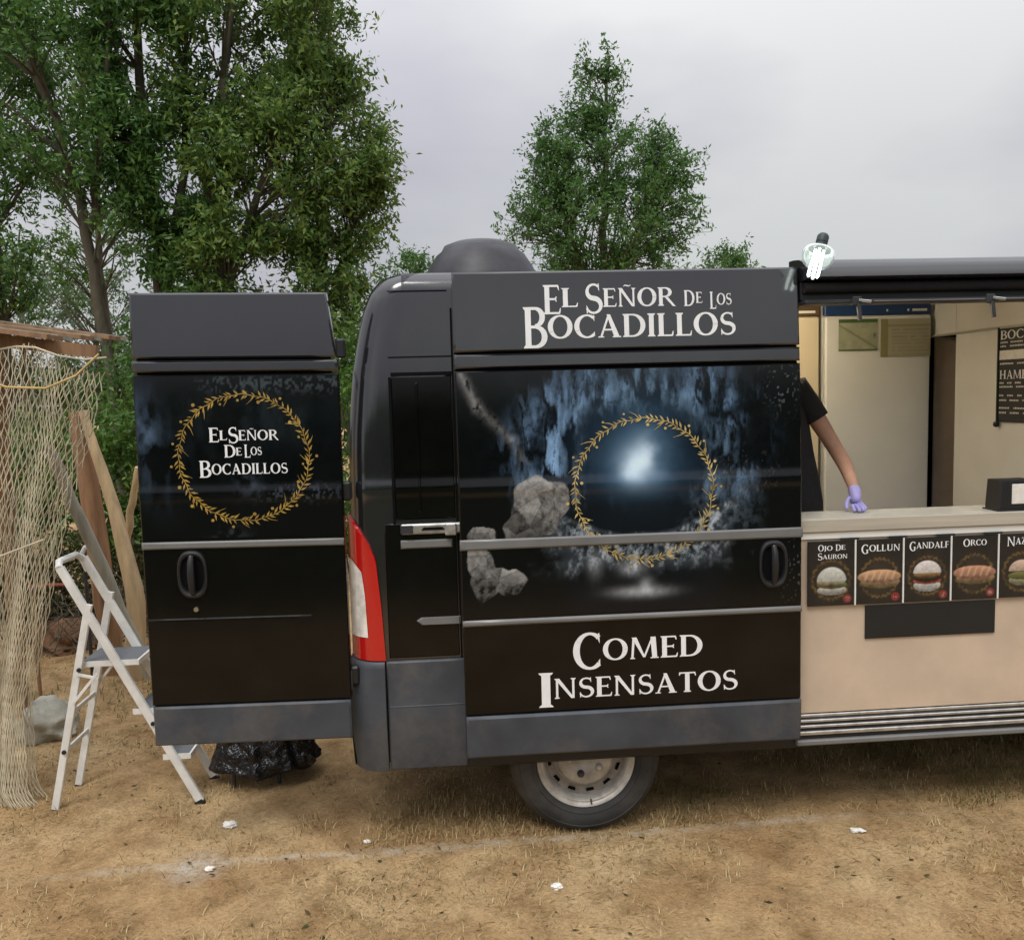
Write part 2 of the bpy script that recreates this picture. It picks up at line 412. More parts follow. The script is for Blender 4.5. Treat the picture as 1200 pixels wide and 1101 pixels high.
    br2 = n.new('ShaderNodeMapRange'); br2.inputs[1].default_value = .40; br2.inputs[2].default_value = .66; l.new(noise(24, 6, .75), br2.inputs[0])
    c = mix(math_('MULTIPLY', pm.outputs[0], math_('MULTIPLY_ADD', br2.outputs[0], .75, .12)), c, (.62, .58, .50))
    # unseen ground behind the viewer: dark meadow tone added to darken the van's reflections
    fm = n.new('ShaderNodeMapRange'); fm.inputs[1].default_value = -3.6; fm.inputs[2].default_value = -5.2; l.new(math_('ADD', Y, math_('MULTIPLY_ADD', mid, 1.6, -.8)), fm.inputs[0])
    c = mix(fm.outputs[0], c, mix(mid, (.030, .040, .014), (.075, .080, .030)))
    l.new(c, b.inputs['Base Color'])
    hb = math_('ADD', math_('MULTIPLY', mid, .9), math_('ADD', math_('MULTIPLY', fine, .55), math_('MULTIPLY', vfine, .2)))
    bp = n.new('ShaderNodeBump'); bp.inputs['Strength'].default_value = .9; bp.inputs['Distance'].default_value = .03
    l.new(hb, bp.inputs['Height']); l.new(bp.outputs[0], b.inputs['Normal'])
build_ground_mat(mg)
mknp('ground', np.stack([GX.ravel(), GY.ravel(), GZ.ravel()], 1), Q, 'ground_dirt', smooth=True, kind='structure', label='dry trampled tan earth under the van')

# ------------------------------------------------------------------ the van
W = 2.05
def yp(z):   # inward lean of the side, with a pressed swage line
    return -.006*math.exp(-((z-1.60)/.034)**2)+yp0(z)
def yp0(z):
    return .05*((z-1.3)/1.2)**2 if z > 1.3 else (.02*((.7-z)/.35)**2 if z < .7 else 0.)
def side(off):
    return lambda x, z: (x, yp(z)-off, z)
van = thing('food_van', (2.9, 1.02, 0), 'black food truck van with fantasy sandwich bar lettering on its open sliding door', 'van')

XR = [(.36, .032), (.86, .036), (1.48, .038), (1.75, .042), (1.9, .05), (2.1, .072), (2.25, .098), (2.36, .125), (2.44, .155), (2.50, .205), (2.535, .29), (2.55, .36), (2.565, .40), (2.6, .42)]
def xr(z): return float(np.interp(z, [a for a, _ in XR], [b for _, b in XR]))
rows = [(z, yp(z)) for z in (.40, .50, .56, .62, .75, .9, 1.1, 1.3, 1.45, 1.52, 1.545, 1.57, 1.59, 1.61, 1.63, 1.655, 1.68, 1.75, 1.85, 2.0, 2.1, 2.2, 2.28, 2.36, 2.40, 2.43)]
y0 = yp(2.43)
rows += [(2.43+.09*math.sin(R(a)), y0+.09*(1-math.cos(R(a)))+.0) for a in (18, 36, 54, 72, 86)]
rows += [(2.532, .3), (2.55, .6), (2.556, 1.02)]
XS = [4.30, 4.0, 3.7, 3.45, 3.42, 3.0, 2.6, 2.2, 2.0, 1.9, 1.5, 1.0, .7, .45, .3]
rc = .13
def plan(z, d):
    x0 = xr(z); P = [(x, d) for x in XS]; r_ = min(rc, max(.001, W/2-d-.002))
    for k in range(7):
        a = R(90*k/6); P.append((x0+r_*(1-math.sin(a)), d+r_*(1-math.cos(a))))
    P += [(x0, max(.5, d+r_+.001) if d < .4 else 1.0), (x0, 1.02), (x0, min(1.55, W-d-r_-.001) if d < .4 else 1.04)]
    for k in range(7):
        a = R(90*(6-k)/6); P.append((x0+r_*(1-math.sin(a)), W-d-r_*(1-math.cos(a))))
    P += [(x, W-d) for x in XS[::-1]]
    return P
G = [[(x, y, z) for x, y in plan(z, d)] for z, d in rows]
NX = len(XS)
def skip(i, j):
    z = (rows[i][0]+rows[i+1][0])/2
    if j < NX-1:
        x = (XS[j]+XS[j+1])/2
        if 2.0 < x < 3.42 and .50 < z < 2.40: return True
    if NX+5 <= j < NX+8 and .56 < z < 2.36: return True      # right rear door is open
    return False
MB().grid(G, skip).build('body', 'paint', van, smooth=50)

# panels that follow the side profile
def panel(x0, x1, z0, z1, off, depth, f=side, ch=.005, nx=6, nz=10):
    xs = [(x0, depth), (x0, ch), (x0+ch, 0)]+[(x0+(x1-x0)*i/nx, 0) for i in range(1, nx)]+[(x1-ch, 0), (x1, ch), (x1, depth)]
    zs = [(z0, depth), (z0, ch), (z0+ch, 0)]+[(z0+(z1-z0)*i/nz, 0) for i in range(1, nz)]+[(z1-ch, 0), (z1, ch), (z1, depth)]
    return MB().grid([[f(off-max(a, b))(x, z) for x, a in xs] for z, b in zs])

# --- glyphs: upright roman capitals with serifs, drawn as convex pieces
Tk, tn, sf, sh = .165, .07, .055, .05
def q_rect(x0, y0, x1, y1): return [(x0, y0), (x1, y0), (x1, y1), (x0, y1)]
def g_stem(x, w=Tk, a=0., b=1., top=True, bot=True):
    o = [q_rect(x, a, x+w, b)]
    if bot: o += [[(x-sf, a), (x+w+sf, a), (x+w+sf*.8, a+sh*.7), (x+w, a+sh*1.7), (x, a+sh*1.7), (x-sf*.8, a+sh*.7)]]
    if top: o += [[(x-sf, b), (x-sf*.8, b-sh*.7), (x, b-sh*1.7), (x+w, b-sh*1.7), (x+w+sf*.8, b-sh*.7), (x+w+sf, b)]]
    return o
def g_stroke(P, Wd):
    o = []; L = []
    for i in range(len(P)):
        a = P[max(i-1, 0)]; b = P[min(i+1, len(P)-1)]; dx, dy = b[0]-a[0], b[1]-a[1]; d = math.hypot(dx, dy) or 1
        w = Wd[i]/2 if hasattr(Wd, '__len__') else Wd/2
        L.append(((P[i][0]-dy/d*w, P[i][1]+dx/d*w), (P[i][0]+dy/d*w, P[i][1]-dx/d*w)))
    for i in range(len(P)-1): o.append([L[i][0], L[i][1], L[i+1][1], L[i+1][0]])
    return o
def g_arc(cx, cy, rx, ry, a0, a1, n=18, T=Tk, t=tn):
    P = []; Wd = []
    for i in range(n+1):
        a = R(a0+(a1-a0)*i/n); P.append((cx+rx*math.cos(a), cy+ry*math.sin(a))); Wd.append(t+(T-t)*abs(math.cos(a))**1.4)
    return g_stroke(P, Wd)
def g_flick(x, y, h, d):   # little serif wedge at the end of a bar
    return [[(x-.05, y), (x+.015, y), (x+.03, y+h*d), (x+.005, y+h*d)] if d > 0 else [(x+.005, y+h*d), (x+.03, y+h*d), (x+.015, y), (x-.05, y)]]
GL = {}
GL['I'] = (.28, g_stem(.06))
GL['E'] = (.60, g_stem(.06)+[q_rect(.2, 1-tn, .53, 1), q_rect(.2, .48, .44, .48+tn), q_rect(.2, 0, .57, tn)]+g_flick(.53, 1-tn*.5, .15, -1)+g_flick(.57, tn*.5, .17, 1)+g_flick(.44, .515, .09, 1)+g_flick(.44, .515, .09, -1))
GL['F'] = (.56, g_stem(.06)+[q_rect(.2, 1-tn, .53, 1), q_rect(.2, .46, .43, .46+tn)]+g_flick(.53, 1-tn*.5, .15, -1)+g_flick(.43, .495, .09, 1)+g_flick(.43, .495, .09, -1))
GL['L'] = (.58, g_stem(.06)+[q_rect(.2, 0, .54, tn)]+g_flick(.54, tn*.5, .19, 1))
GL['T'] = (.66, g_stem(.25, top=False)+[q_rect(.04, 1-tn, .62, 1)]+g_flick(.62, 1-tn*.5, .16, -1)+[[(.035, .84), (.06, .84), (.10, .965), (.03, .965)]])
GL['N'] = (.82, g_stem(.08, tn+.01)+g_stem(.66, tn+.01, bot=False)+[[(.04, 1), (.20, 1), (.735, 0), (.62, 0)]])
GL['M'] = (1.0, g_stroke([(.10, .02), (.15, .98)], tn+.01)+[[(.08, 1), (.25, 1), (.54, .06), (.47, .06)], [(.47, .06), (.54, .06), (.82, 1), (.76, 1)], [(.72, 1), (.90, 1), (.95, 0), (.78, 0)], q_rect(.03, 0, .19, sh), q_rect(.72, 0, 1.0, sh)])
GL['A'] = (.80, [[(.08, 0), (.15, 0), (.42, .95), (.36, 1)], [(.32, 1), (.44, 1), (.76, 0), (.57, 0)], q_rect(.2, .30, .58, .30+tn), q_rect(.02, 0, .22, sh), q_rect(.51, 0, .80, sh)])
GL['O'] = (.84, g_arc(.42, .5, .335, .475, 0, 360, 30, Tk*1.05))
GL['C'] = (.74, g_arc(.44, .5, .35, .475, 48, 312, 24, Tk*1.05)+[[(.66, .98), (.69, .98), (.695, .70), (.655, .80)], [(.655, .22), (.70, .28), (.70, .10), (.66, .12)]])
GL['G'] = (.80, g_arc(.44, .5, .35, .475, 48, 318, 24, Tk*1.05)+[[(.66, .98), (.69, .98), (.695, .70), (.655, .80)], q_rect(.56, .08, .70, .42), q_rect(.50, .40, .76, .45)])
GL['D'] = (.80, g_stem(.06)+g_arc(.34, .5, .365, .465, -90, 90, 18, Tk*1.05)+[q_rect(.15, 1-tn, .36, 1), q_rect(.15, 0, .36, tn)])
GL['B'] = (.68, g_stem(.06)+g_arc(.34, .755, .21, .21, -90, 90, 12, Tk*.95)+g_arc(.34, .275, .265, .24, -90, 90, 12, Tk)+[q_rect(.15, 1-tn, .36, 1), q_rect(.15, .48, .36, .48+tn), q_rect(.15, 0, .36, tn)])
GL['R'] = (.76, g_stem(.06)+g_arc(.33, .735, .225, .23, -90, 90, 12, Tk)+[q_rect(.15, 1-tn, .36, 1), q_rect(.15, .47, .36, .47+tn), [(.29, .50), (.43, .52), (.80, -.04), (.66, -.02)]])
GL['U'] = (.80, g_stem(.10, bot=False, a=.28)+g_stem(.62, tn+.01, bot=False, a=.28)+g_arc(.40, .30, .245, .265, 180, 360, 16))
GL['J'] = (.36, g_stem(.12, a=.02, bot=False)+g_arc(.02, .02, .18, .20, -90, 0, 8))
GL['Z'] = (.66, [q_rect(.06, 1-tn, .60, 1), q_rect(.05, 0, .62, tn), [(.44, .97), (.60, .97), (.22, .03), (.05, .03)]]+g_flick(.62, tn*.5, .17, 1)+[[(.06, .82), (.085, .82), (.13, .965), (.055, .965)]])
GL['H'] = (.84, g_stem(.08)+g_stem(.60)+[q_rect(.2, .47, .65, .47+tn)])
def s_path():
    P = []
    for i in range(13): a = R(40+230*i/12); P.append((.29+.20*math.cos(a), .735+.225*math.sin(a)))
    for i in range(1, 14): a = R(90-250*i/13); P.append((.285+.225*math.cos(a), .27+.24*math.sin(a)))
    Wd = [tn+(Tk-tn)*math.exp(-((i-12.5)/5.)**2) for i in range(len(P))]
    return g_stroke(P, Wd)
GL['S'] = (.56, s_path()+[[(.43, .99), (.46, .99), (.47, .74), (.435, .80)], [(.065, .01), (.095, .01), (.10, .22), (.06, .29)]])
GL['Ñ'] = (.82, GL['N'][1]+g_stroke([(.26, 1.09), (.33, 1.15), (.42, 1.13), (.50, 1.10), (.58, 1.16)], [.03, .06, .07, .06, .03]))
def lettering(name, runs, f, m, parent, gap=.055, off0=.0018):
    """runs: (text, x0, x1, zbase, ztop); f(off)(x, z) places on the surface"""
    b = MB(); k = 0
    for text, x0, x1, za, zb in runs:
        tot = sum(GL[c][0]+gap for c in text)-gap; sx = (x1-x0)/tot; x = x0
        for ch_ in text:
            w, polys = GL[ch_]
            for p in polys:
                o = off0+.00014*(k % 9); k += 1
                b.add([f(o)(x+u*sx, za+v*(zb-za)) for u, v in p], [tuple(range(len(p)))])
            x += (w+gap)*sx
    return b.build(name, m, parent, smooth=0)

# --- painted (printed) surfaces: colours per vertex of a fine grid
def printed(name, f, x0, x1, z0, z1, step, colf, m, parent, **tagk):
    nx = max(2, int(round((x1-x0)/step))+1); nz_ = max(2, int(round((z1-z0)/step))+1)
    X, Z = np.meshgrid(np.linspace(x0, x1, nx), np.linspace(z0, z1, nz_), indexing='ij')
    c = colf(X, Z).reshape(-1, 3)
    V = [f(x, z) for x, z in zip(X.ravel(), Z.ravel())]
    id_ = np.arange(nx*nz_).reshape(nx, nz_)
    Qd = np.stack([id_[:-1, :-1], id_[1:, :-1], id_[1:, 1:], id_[:-1, 1:]], -1).reshape(-1, 4)
    o = mknp(name, V, Qd, m, parent, smooth=True, **tagk)
    a = o.data.color_attributes.new('paint', 'FLOAT_COLOR', 'POINT')
    a.data.foreach_set('color', np.concatenate([np.clip(c, 0, 1), np.ones((len(c), 1))], 1).astype(np.float32).ravel())
    return o
def over(c, col, a):
    a = np.clip(a, 0, 1)[..., None]; return c*(1-a)+np.array(col)*a
def addc(c, col, a): return c+np.array(col)*np.clip(a, 0, None)[..., None]

def cave_art(X, Z):
    """a generic moonlit cavern: blue rock round a pale glow, grey boulders"""
    c = np.zeros(X.shape+(3,))+np.array((.0025, .003, .004))
    gx_, gz_ = 1.28, 1.69
    wv = fbm(X*7, Z*7, 4, 37)-.5; d = np.hypot((X-gx_)*1.05+wv*.10, (Z-gz_)*.92+wv*.06)*(1+.25*wv)
    dn = np.hypot((X-1.30)/1.12, (Z-1.72)/.88)
    rock = .45*fbm(X*11, Z*4.2, 6, 41, .6)+.55*fbm(X*34, Z*9, 5, 44, .6); crack = np.abs(fbm(X*9+rock*2, Z*3.4, 4, 53)-.5)*2
    crk2 = np.abs(fbm(X*19+rock*3, Z*5.5, 4, 59)-.5)*2; tex = np.clip((rock-.37)*4.0, 0, 1.5)*sstep(.02, .26, crack)*(.35+.65*sstep(.0, .14, crk2))
    patch = sstep(.40, .62, fbm(X*3.3, Z*2.6, 3, 67))
    ring = sstep(.26, .36, dn)*sstep(.60, .40, dn)*sstep(1.46, 1.62, Z)
    c = addc(c, (.105, .180, .290), ring*tex*(.25+1.1*patch))
    lft = np.exp(-((X-.95)/.16)**2-((Z-1.80)/.20)**2); c = addc(c, (.020, .034, .052), lft*tex)
    top = np.exp(-((X-1.27)/.10)**2)*sstep(1.86, 1.95, Z); c = addc(c, (.10, .17, .25), top*tex)
    c = addc(c, (.018, .045, .085), np.exp(-(d/.25)**2)); c = addc(c, (.10, .19, .28), np.exp(-(d/.115)**2)); c = addc(c, (.62, .70, .74), np.exp(-(d/.058)**2))
    wall = sstep(.21, .30, dn+.10*wv)*sstep(.40, .31, dn)*sstep(1.47, 1.55, Z); c = addc(c, (.07, .12, .18), wall*tex*(.4+.8*sstep(.9, .2, dn)))
    # dark floor of the cavern, then a pale ledge
    c = over(c, (.004, .0055, .009), sstep(1.60, 1.50, Z)*sstep(.40, .26, np.abs(X-1.30))*.85)
    led = 1.385+.42*(X-1.27)**2*2.2+.03*(fbm(X*14, Z*0, 4, 71)-.5)
    low = 1.25+.10*(fbm(X*16, Z*10, 4, 75)-.5)
    t2 = fbm(X*46, Z*34, 5, 81, .65)
    a = sstep(led+.012, led-.02, Z)*sstep(low-.05, low+.06, Z)*sstep(.46, .26, np.abs(X-1.28)+.22*(fbm(X*9, Z*13, 4, 77)-.5)+.25*np.clip(1.36-Z, 0, 1))
    c = over(c, (.10, .125, .15), a*.9); c = over(c, (.012, .014, .018), a*sstep(.50, .40, t2)); c = addc(c, (.34, .36, .37), a*np.clip((t2-.52)*4.5, 0, 1))
    # slope on the right
    edge = 1.63-.9*(X-1.62); aa = sstep(.0, .10, X-1.50-.28*(Z-1.36)*0-(1.66-Z)*-.35)*sstep(1.86, 1.70, X)*sstep(1.36, 1.42, Z)*sstep(1.72, 1.55, Z)
    c = addc(c, (.040, .055, .070), aa*np.clip((t2-.38)*3, 0, 1))
    # scattered splashes below
    for bx, bz, rx_, rz_, k in ((1.281, 1.135, .11, .022, .30), (1.30, 1.165, .03, .03, .18), (1.08, 1.27, .03, .06, .12), (1.24, 1.24, .05, .03, .20)):
        c = addc(c, (k, k*1.05, k*1.1), np.exp(-((X-bx)/rx_)**2-((Z-bz)/rz_)**2)*(.5+t2))
    # rock edge running down from the upper left corner
    for (x1, z1), (x2, z2), w, k in (((.535, 2.08), (.60, 1.94), .020, .26), ((.60, 1.94), (.74, 1.80), .022, .13), ((.74, 1.80), (.785, 1.71), .018, .10)):
        t = np.clip(((X-x1)*(x2-x1)+(Z-z1)*(z2-z1))/((x2-x1)**2+(z2-z1)**2), 0, 1)
        dd = np.hypot(X-x1-t*(x2-x1), Z-z1-t*(z2-z1))+(t2-.5)*.05
        c = addc(c, (k, k, k*.97), np.exp(-(dd/w)**2)*np.clip((t2-.3)*2.6, 0, 1))
    # plain grey faceted boulders in the foreground
    tb = fbm(X*60, Z*60, 4, 91, .65); rs = np.random.RandomState(19)
    pc = np.stack([rs.uniform(.50, 1.02, 80), rs.uniform(1.08, 1.72, 80)], 1); pv = rs.uniform(.10, 1.2, 80)
    best = np.full(X.shape, 9.); sec = np.full(X.shape, 9.); val = np.zeros(X.shape)
    Xw = X+(tb-.5)*.012; Zw = Z+(tb-.5)*.010
    for (qx, qz), v_ in zip(pc, pv):
        dq = np.hypot(Xw-qx, Zw-qz); nb = dq < best
        sec = np.where(nb, best, np.minimum(sec, dq)); val = np.where(nb, v_, val); best = np.where(nb, dq, best)
    for bx, bz, rx_, rz_, an, k in ((.850, 1.52, .115, .125, -.4, .30), (.775, 1.43, .085, .06, .3, .13), (.60, 1.40, .06, .04, .1, .18), (.605, 1.24, .060, .12, .2, .20), (.70, 1.205, .085, .055, -.2, .22)):
        u = (X-bx)*math.cos(an)+(Z-bz)*math.sin(an); v = -(X-bx)*math.sin(an)+(Z-bz)*math.cos(an)
        ang = np.arctan2(v, u); e_ = (np.abs(u/rx_)**2.8+np.abs(v/rz_)**2.8)**(1/2.8)*(1+.07*np.sin(3*ang+bx*40)+.05*np.sin(7*ang+bz*60))+(tb-.5)*.10
        a = sstep(1.0, .96, e_); shd = np.clip((.35+.75*val)*(.62+.4*(v/rz_))+(tb-.5)*.9, .03, 1.4)*(.6+.4*sstep(.0, .006, sec-best))
        c = over(c, (0, 0, 0), a); c = addc(c, (k*1.35, k*1.33, k*1.28), a*shd)
    # print flecks near the right edge
    fl = vnoise(X*130, Z*90, 5); c = addc(c, (.10, .11, .12), (fl > .80)*np.exp(-((X-1.90)/.07)**2-((Z-2.0)/.09)**2)*.9)
    c = addc(c, (.10, .11, .11), (fl > .84)*np.exp(-((X-1.72)/.13)**2-((Z-1.62)/.10)**2)*.5)
    c = addc(c, (.09, .10, .10), (fl > .85)*np.exp(-((X-1.95)/.05)**2-((Z-1.20)/.13)**2)*.8)
    return c

def rear_art(X, Z):
    c = np.zeros(X.shape+(3,))+np.array((.0025, .003, .004))
    rock = fbm(X*11, Z*5, 6, 141, .6); t2 = fbm(X*30, Z*26, 5, 181)
    tex = np.clip((rock-.38)*3.2, 0, 1.3)
    c = addc(c, (.07, .11, .17), np.exp(-((X+.775)/.055)**2-((Z-1.86)/.13)**2)*tex*1.6)
    c = addc(c, (.035, .055, .08), np.exp(-((X+.72)/.09)**2-((Z-1.72)/.13)**2)*tex)
    fl = vnoise(X*120, Z*85, 9)
    c = addc(c, (.05, .065, .07), np.exp(-((Z-2.06)/.035)**2)*sstep(-.60, -.45, X)*(fl > .55)*fl)
    c = addc(c, (.012, .018, .022), np.exp(-((X+.4)/.3)**2-((Z-1.95)/.15)**2)*tex)
    c = addc(c, (.035, .045, .06), np.exp(-((X+.36)/.05)**2-((Z-1.65)/.06)**2)*np.clip((t2-.4)*3, 0, 1))
    c = addc(c, (.05, .06, .08), np.exp(-((X+.15)/.16)**2-((Z-1.60)/.03)**2)*(fl > .66))
    c = addc(c, (.05, .06, .07), np.exp(-((X+.45)/.06)**2-((Z-1.43)/.03)**2)*np.clip((t2-.45)*4, 0, 1))
    return c

def wreath(name, cx, cz, rx_, rz_, f, m, parent, n=84, seed=1):
    """a plain garland of leaves, berries and tendrils printed as a ring"""
    rnd = random.Random(seed); b = MB(); k = 0
    def place(poly):
        nonlocal k
        o = .0018+.00013*(k % 9); k += 1
        b.add([f(o)(x, z) for x, z in poly], [tuple(range(len(poly)))])
    P = lambda a, r: (cx+rx_*r*math.cos(a), cz+rz_*r*math.sin(a))
    st = [(P(2*math.pi*i/120, 1+.012*math.sin(i*.9))) for i in range(121)]
    for pl in g_stroke(st, [.0030]*121): place(pl)
    for i in range(n):
        a = 2*math.pi*(i+rnd.uniform(-.3, .3))/n
        for s_ in (1, -1):
            L = rnd.uniform(.020, .036); ang = a+math.pi/2+s_*rnd.uniform(.5, .95)*(-1)
            x, z = P(a, 1); ux, uz = math.cos(ang), math.sin(ang); vx, vz = -uz, ux; w = L*.13
            place([(x, z), (x+ux*L*.45+vx*w, z+uz*L*.45+vz*w), (x+ux*L, z+uz*L), (x+ux*L*.45-vx*w, z+uz*L*.45-vz*w)])
        if i % 4 == 0:
            x, z = P(a+.02, rnd.choice((1.10, 1.12, .91))); rr = rnd.uniform(.005, .008)
            place([(x+rr*math.cos(q*math.pi/3), z+rr*math.sin(q*math.pi/3)) for q in range(6)])
        if i % 5 == 2:
            s_ = rnd.choice((.86, .84, 1.12)); p0 = P(a, 1); p1 = P(a+.05, (1+s_)/2); p2 = P(a+.13, s_)
            for pl in g_stroke([p0, p1, p2], [.004, .003, .001]): place(pl)
    return b.build(name, m, parent, smooth=0)

# --- rear quarter of the body
panel(.243, .498, 1.47, 2.078, .005, .006, nz=60).build('quarter_panel', 'black_paint_shaded', van)
panel(.192, .498, .868, 1.455, .004, .006, nz=10).build('lower_quarter_shade', 'black_paint_shaded', van)  # added sheet over the body, its darker reflection put into the colour
sm = MB()
def strip(b, x0, x1, z0, z1, off, f=side, n=10):
    for i in range(n):
        za, zb = z0+(z1-z0)*i/n, z0+(z1-z0)*(i+1)/n
        b.add([f(off)(x0, za), f(off)(x1, za), f(off)(x1, zb), f(off)(x0, zb)], [(0, 1, 2, 3)])
strip(sm, .232, .243, 1.45, 2.075, .0028, n=50); strip(sm, .243, .503, 2.078, 2.094, .003, n=2); strip(sm, .235, .5, 2.155, 2.161, .003, n=1)
strip(sm, .24, .49, 2.432, 2.437, .004, n=1); strip(sm, .500, .509, .40, 2.36, .0034, n=140)
sm.build('seam', 'seam', van, smooth=0)
panel(.345, .355, 1.5, 2.05, .010, .008, ch=.003, nx=2, nz=50).build('fold_line', 'black_paint_shaded', van)
# slide rail with latch
rail = MB().box(.262, .525, -.022, .004, 1.408, 1.452, .006).build('slide_rail', 'alloy', van)
MB().box(.262, .315, -.026, -.0225, 1.412, 1.448, .002).build('rail_cover', 'dark_metal', rail)
MB().prism([(.35, 1.425), (.45, 1.425), (.44, 1.437), (.36, 1.437)], -.0262, -.0225).build('rail_slot', 'seam', rail)
MB().box(.45, .50, -.034, -.0225, 1.40, 1.452, .006).build('latch', 'alloy', rail)
panel(.26, .48, 1.345, 1.382, .010, .012, ch=.006, nz=2).build('trim_highlight_strip', 'trim_highlight_grey', van)
MB().prism([(.315, 1.03), (.335, 1.012), (.505, 1.012), (.505, 1.044), (.335, 1.044)], -.016, .004, ch=.008).build('trim_highlight_strip', 'trim_highlight_grey', van)
# tail light (wraps the corner)
def wrapf(off):
    def g(x, z):
        x0 = xr(z); d = yp(z)
        if x < x0+rc:
            a = math.asin(max(-1, min(1, 1-(x-x0)/rc)))
            r_ = rc+off
            return (x0+rc-r_*math.sin(a), d+rc-r_*math.cos(a), z)
        return (x, d-off, z)
    return g
def outline_patch(L, Rt, zs, off, nx=8, f=wrapf):
    return [[f(off)(L(z)+(Rt(z)-L(z))*i/nx, z) for i in range(nx+1)] for z in zs]
ip = lambda pts: (lambda z: float(np.interp(z, [p[0] for p in pts], [p[1] for p in pts])))
Lz = lambda z: xr(z)+.0005
Rz = ip([(.862, .178), (1.10, .167), (1.30, .152), (1.37, .125), (1.43, .085), (1.488, .040)])
zs = list(np.linspace(.864, 1.486, 26))
gA = outline_patch(Lz, Rz, zs, .014); gB = outline_patch(Lz, Rz, zs, -.012)
tl = MB().grid(gA)
for i in range(len(zs)-1): tl.add([gA[i][-1], gA[i+1][-1], gB[i+1][-1], gB[i][-1]], [(0, 1, 2, 3)])
tl.add([*gA[0], *gB[0][::-1]], [tuple(range(18))]); 
tlo = tl.build('tail_light', 'red_lens', van, smooth=60)
R2 = ip([(.96, .112), (1.15, .106), (1.25, .096), (1.305, .052)]); L2 = lambda z: xr(z)+.006
z2 = list(np.linspace(.965, 1.30, 14))
gC = outline_patch(L2, R2, z2, .0165)
MB().grid(gC).build('clear_lens', 'clear_lens', tlo, smooth=60)
# bumper corner and side cladding
zs = [.36, .364, .40, .5, .6, .7, .78, .83, .850, .858]
bo = lambda z: .018+.016*math.sin(min(1, max(0, (z-.36)/.5))*math.pi*.9)-(.008 if z > .855 else 0)-(.008 if z < .362 else 0)
gA = [[wrapf(bo(z))(xr(z)+.0005+(.172-xr(z))*i/10, z) for i in range(11)] for z in zs]
bm_ = MB().grid(gA)
top_in = [wrapf(-.03)(xr(.86)+.03+(.172-.066)*i/10, .858) for i in range(11)]; bm_.grid([gA[-1], top_in])
back = [[(xr(z)-bo(z)*.9, .1+i*.45, z) for i in range(5)] for z in zs]; bm_.grid(back)
bm_.grid([[wrapf(.016)(.172, z), (.172, .05, z)] for z in zs])
bm_.build('bumper', 'cladding', van, smooth=45)
panel(.180, .518, .37, .858, .020, .03, ch=.006, nz=10).build('side_cladding', 'cladding', van)
panel(.186, .514, .655, .662, .0215, .004, ch=.002, nz=2).build('cladding_crease', 'cladding', van)
MB().box(-.035, .03, -.008, .05, .735, .83, .008).build('door_stop', 'cladding', van)

# --- sills and underbody
MB().box(.50, 2.02, .012, .05, .355, .42, .01).build('lower_sill', 'black_plastic', van)
MB().box(.12, 5.3, .30, 1.75, .33, .50, .03).build('underbody', 'black_plastic', van)
MB().box(2.0, 3.45, -.012, .30, .372, .398, .006).build('step_edge', 'trim_highlight_grey', van)
for k, (za, zb, yy, mm) in enumerate(((.400, .416, .004, 'black_plastic'), (.418, .436, -.004, 'alloy'), (.438, .449, .006, 'black_plastic'), (.451, .464, -.002, 'alloy'), (.466, .475, .006, 'black_plastic'), (.477, .490, -.003, 'alloy'), (.492, .499, .008, 'black_plastic'), (.501, .515, -.001, 'alloy'))):
    MB().box(2.005, 3.44, yy, .06, za, zb, .003).build('sill_rail', mm, van)
MB().box(2.0, 3.44, .03, 1.95, .42, .515, 0).build('floor_edge', 'black_plastic', van)

# --- wheels
def wheel(cx, cz, yf, sgn=1):
    # yf: outer face; sgn +1 = near side (outer face towards -y)
    def P(pr): return [(r_, yf+sgn*h-0) for r_, h in pr]
    c = (cx, 0, cz)
    rim = MB().lathe(P([(0, .030), (.045, .030), (.050, .026), (.085, .024), (.118, .026), (.128, .034), (.135, .052), (.150, .060), (.178, .058), (.186, .045), (.190, .020), (.198, .012), (.206, .012), (.214, .004), (.222, .002), (.226, .008), (.226, .20)]), c, 'y', 64).build('wheel', 'steel', van, smooth=40)
    MB().lathe(P([(.222, .012), (.232, -.004), (.242, -.010), (.246, -.0125), (.249, -.0095), (.268, -.0155), (.285, -.016), (.302, -.012), (.305, -.0145), (.308, -.0095), (.312, -.008), (.330, .008), (.340, .024), (.345, .045), (.345, .19), (.335, .215), (.30, .225), (.23, .21)]), c, 'y', 72).build('tyre', 'rubber', rim, smooth=45)
    for k in range(5):
        a = R(90+72*k+18)
        MB().lathe([(0, yf-sgn*.0+sgn*.004), (.010, yf+sgn*.004), (.016, yf+sgn*.012), (.017, yf+sgn*.03)], (cx+.075*math.cos(a), 0, cz+.075*math.sin(a)), 'y', 10).build('wheel_bolt', 'dark_metal' if k == 2 else 'steel', rim)
    for k in range(12):
        a = R(30*k+8); x, z = cx+.164*math.cos(a), cz+.164*math.sin(a); t = (-math.sin(a), math.cos(a)); n_ = (math.cos(a), math.sin(a))
        q = [(x+t[0]*u+n_[0]*v, z+t[1]*u+n_[1]*v) for u, v in ((-.016, -.008), (.016, -.008), (.019, .007), (-.019, .007))]
        MB().add([(px, yf+sgn*.0535, pz) for px, pz in q], [(0, 1, 2, 3)]).build('vent_slot', 'seam', rim, smooth=0)
    MB().lathe([(.142, yf+sgn*.0545), (.150, yf+sgn*.0588), (.178, yf+sgn*.0568), (.1835, yf+sgn*.049)], c, 'y', 48).build('slot_band', 'dark_steel', rim)
    MB().tube([(cx+.02, yf+sgn*.012, cz-.19), (cx+.02, yf-sgn*.004, cz-.205)], .004, 6).build('valve', 'black_plastic', rim)
wheel(1.05, .337, .06); wheel(1.05, .337, W-.06, -1); wheel(5.09, .345, .06); wheel(5.09, .345, W-.06, -1)
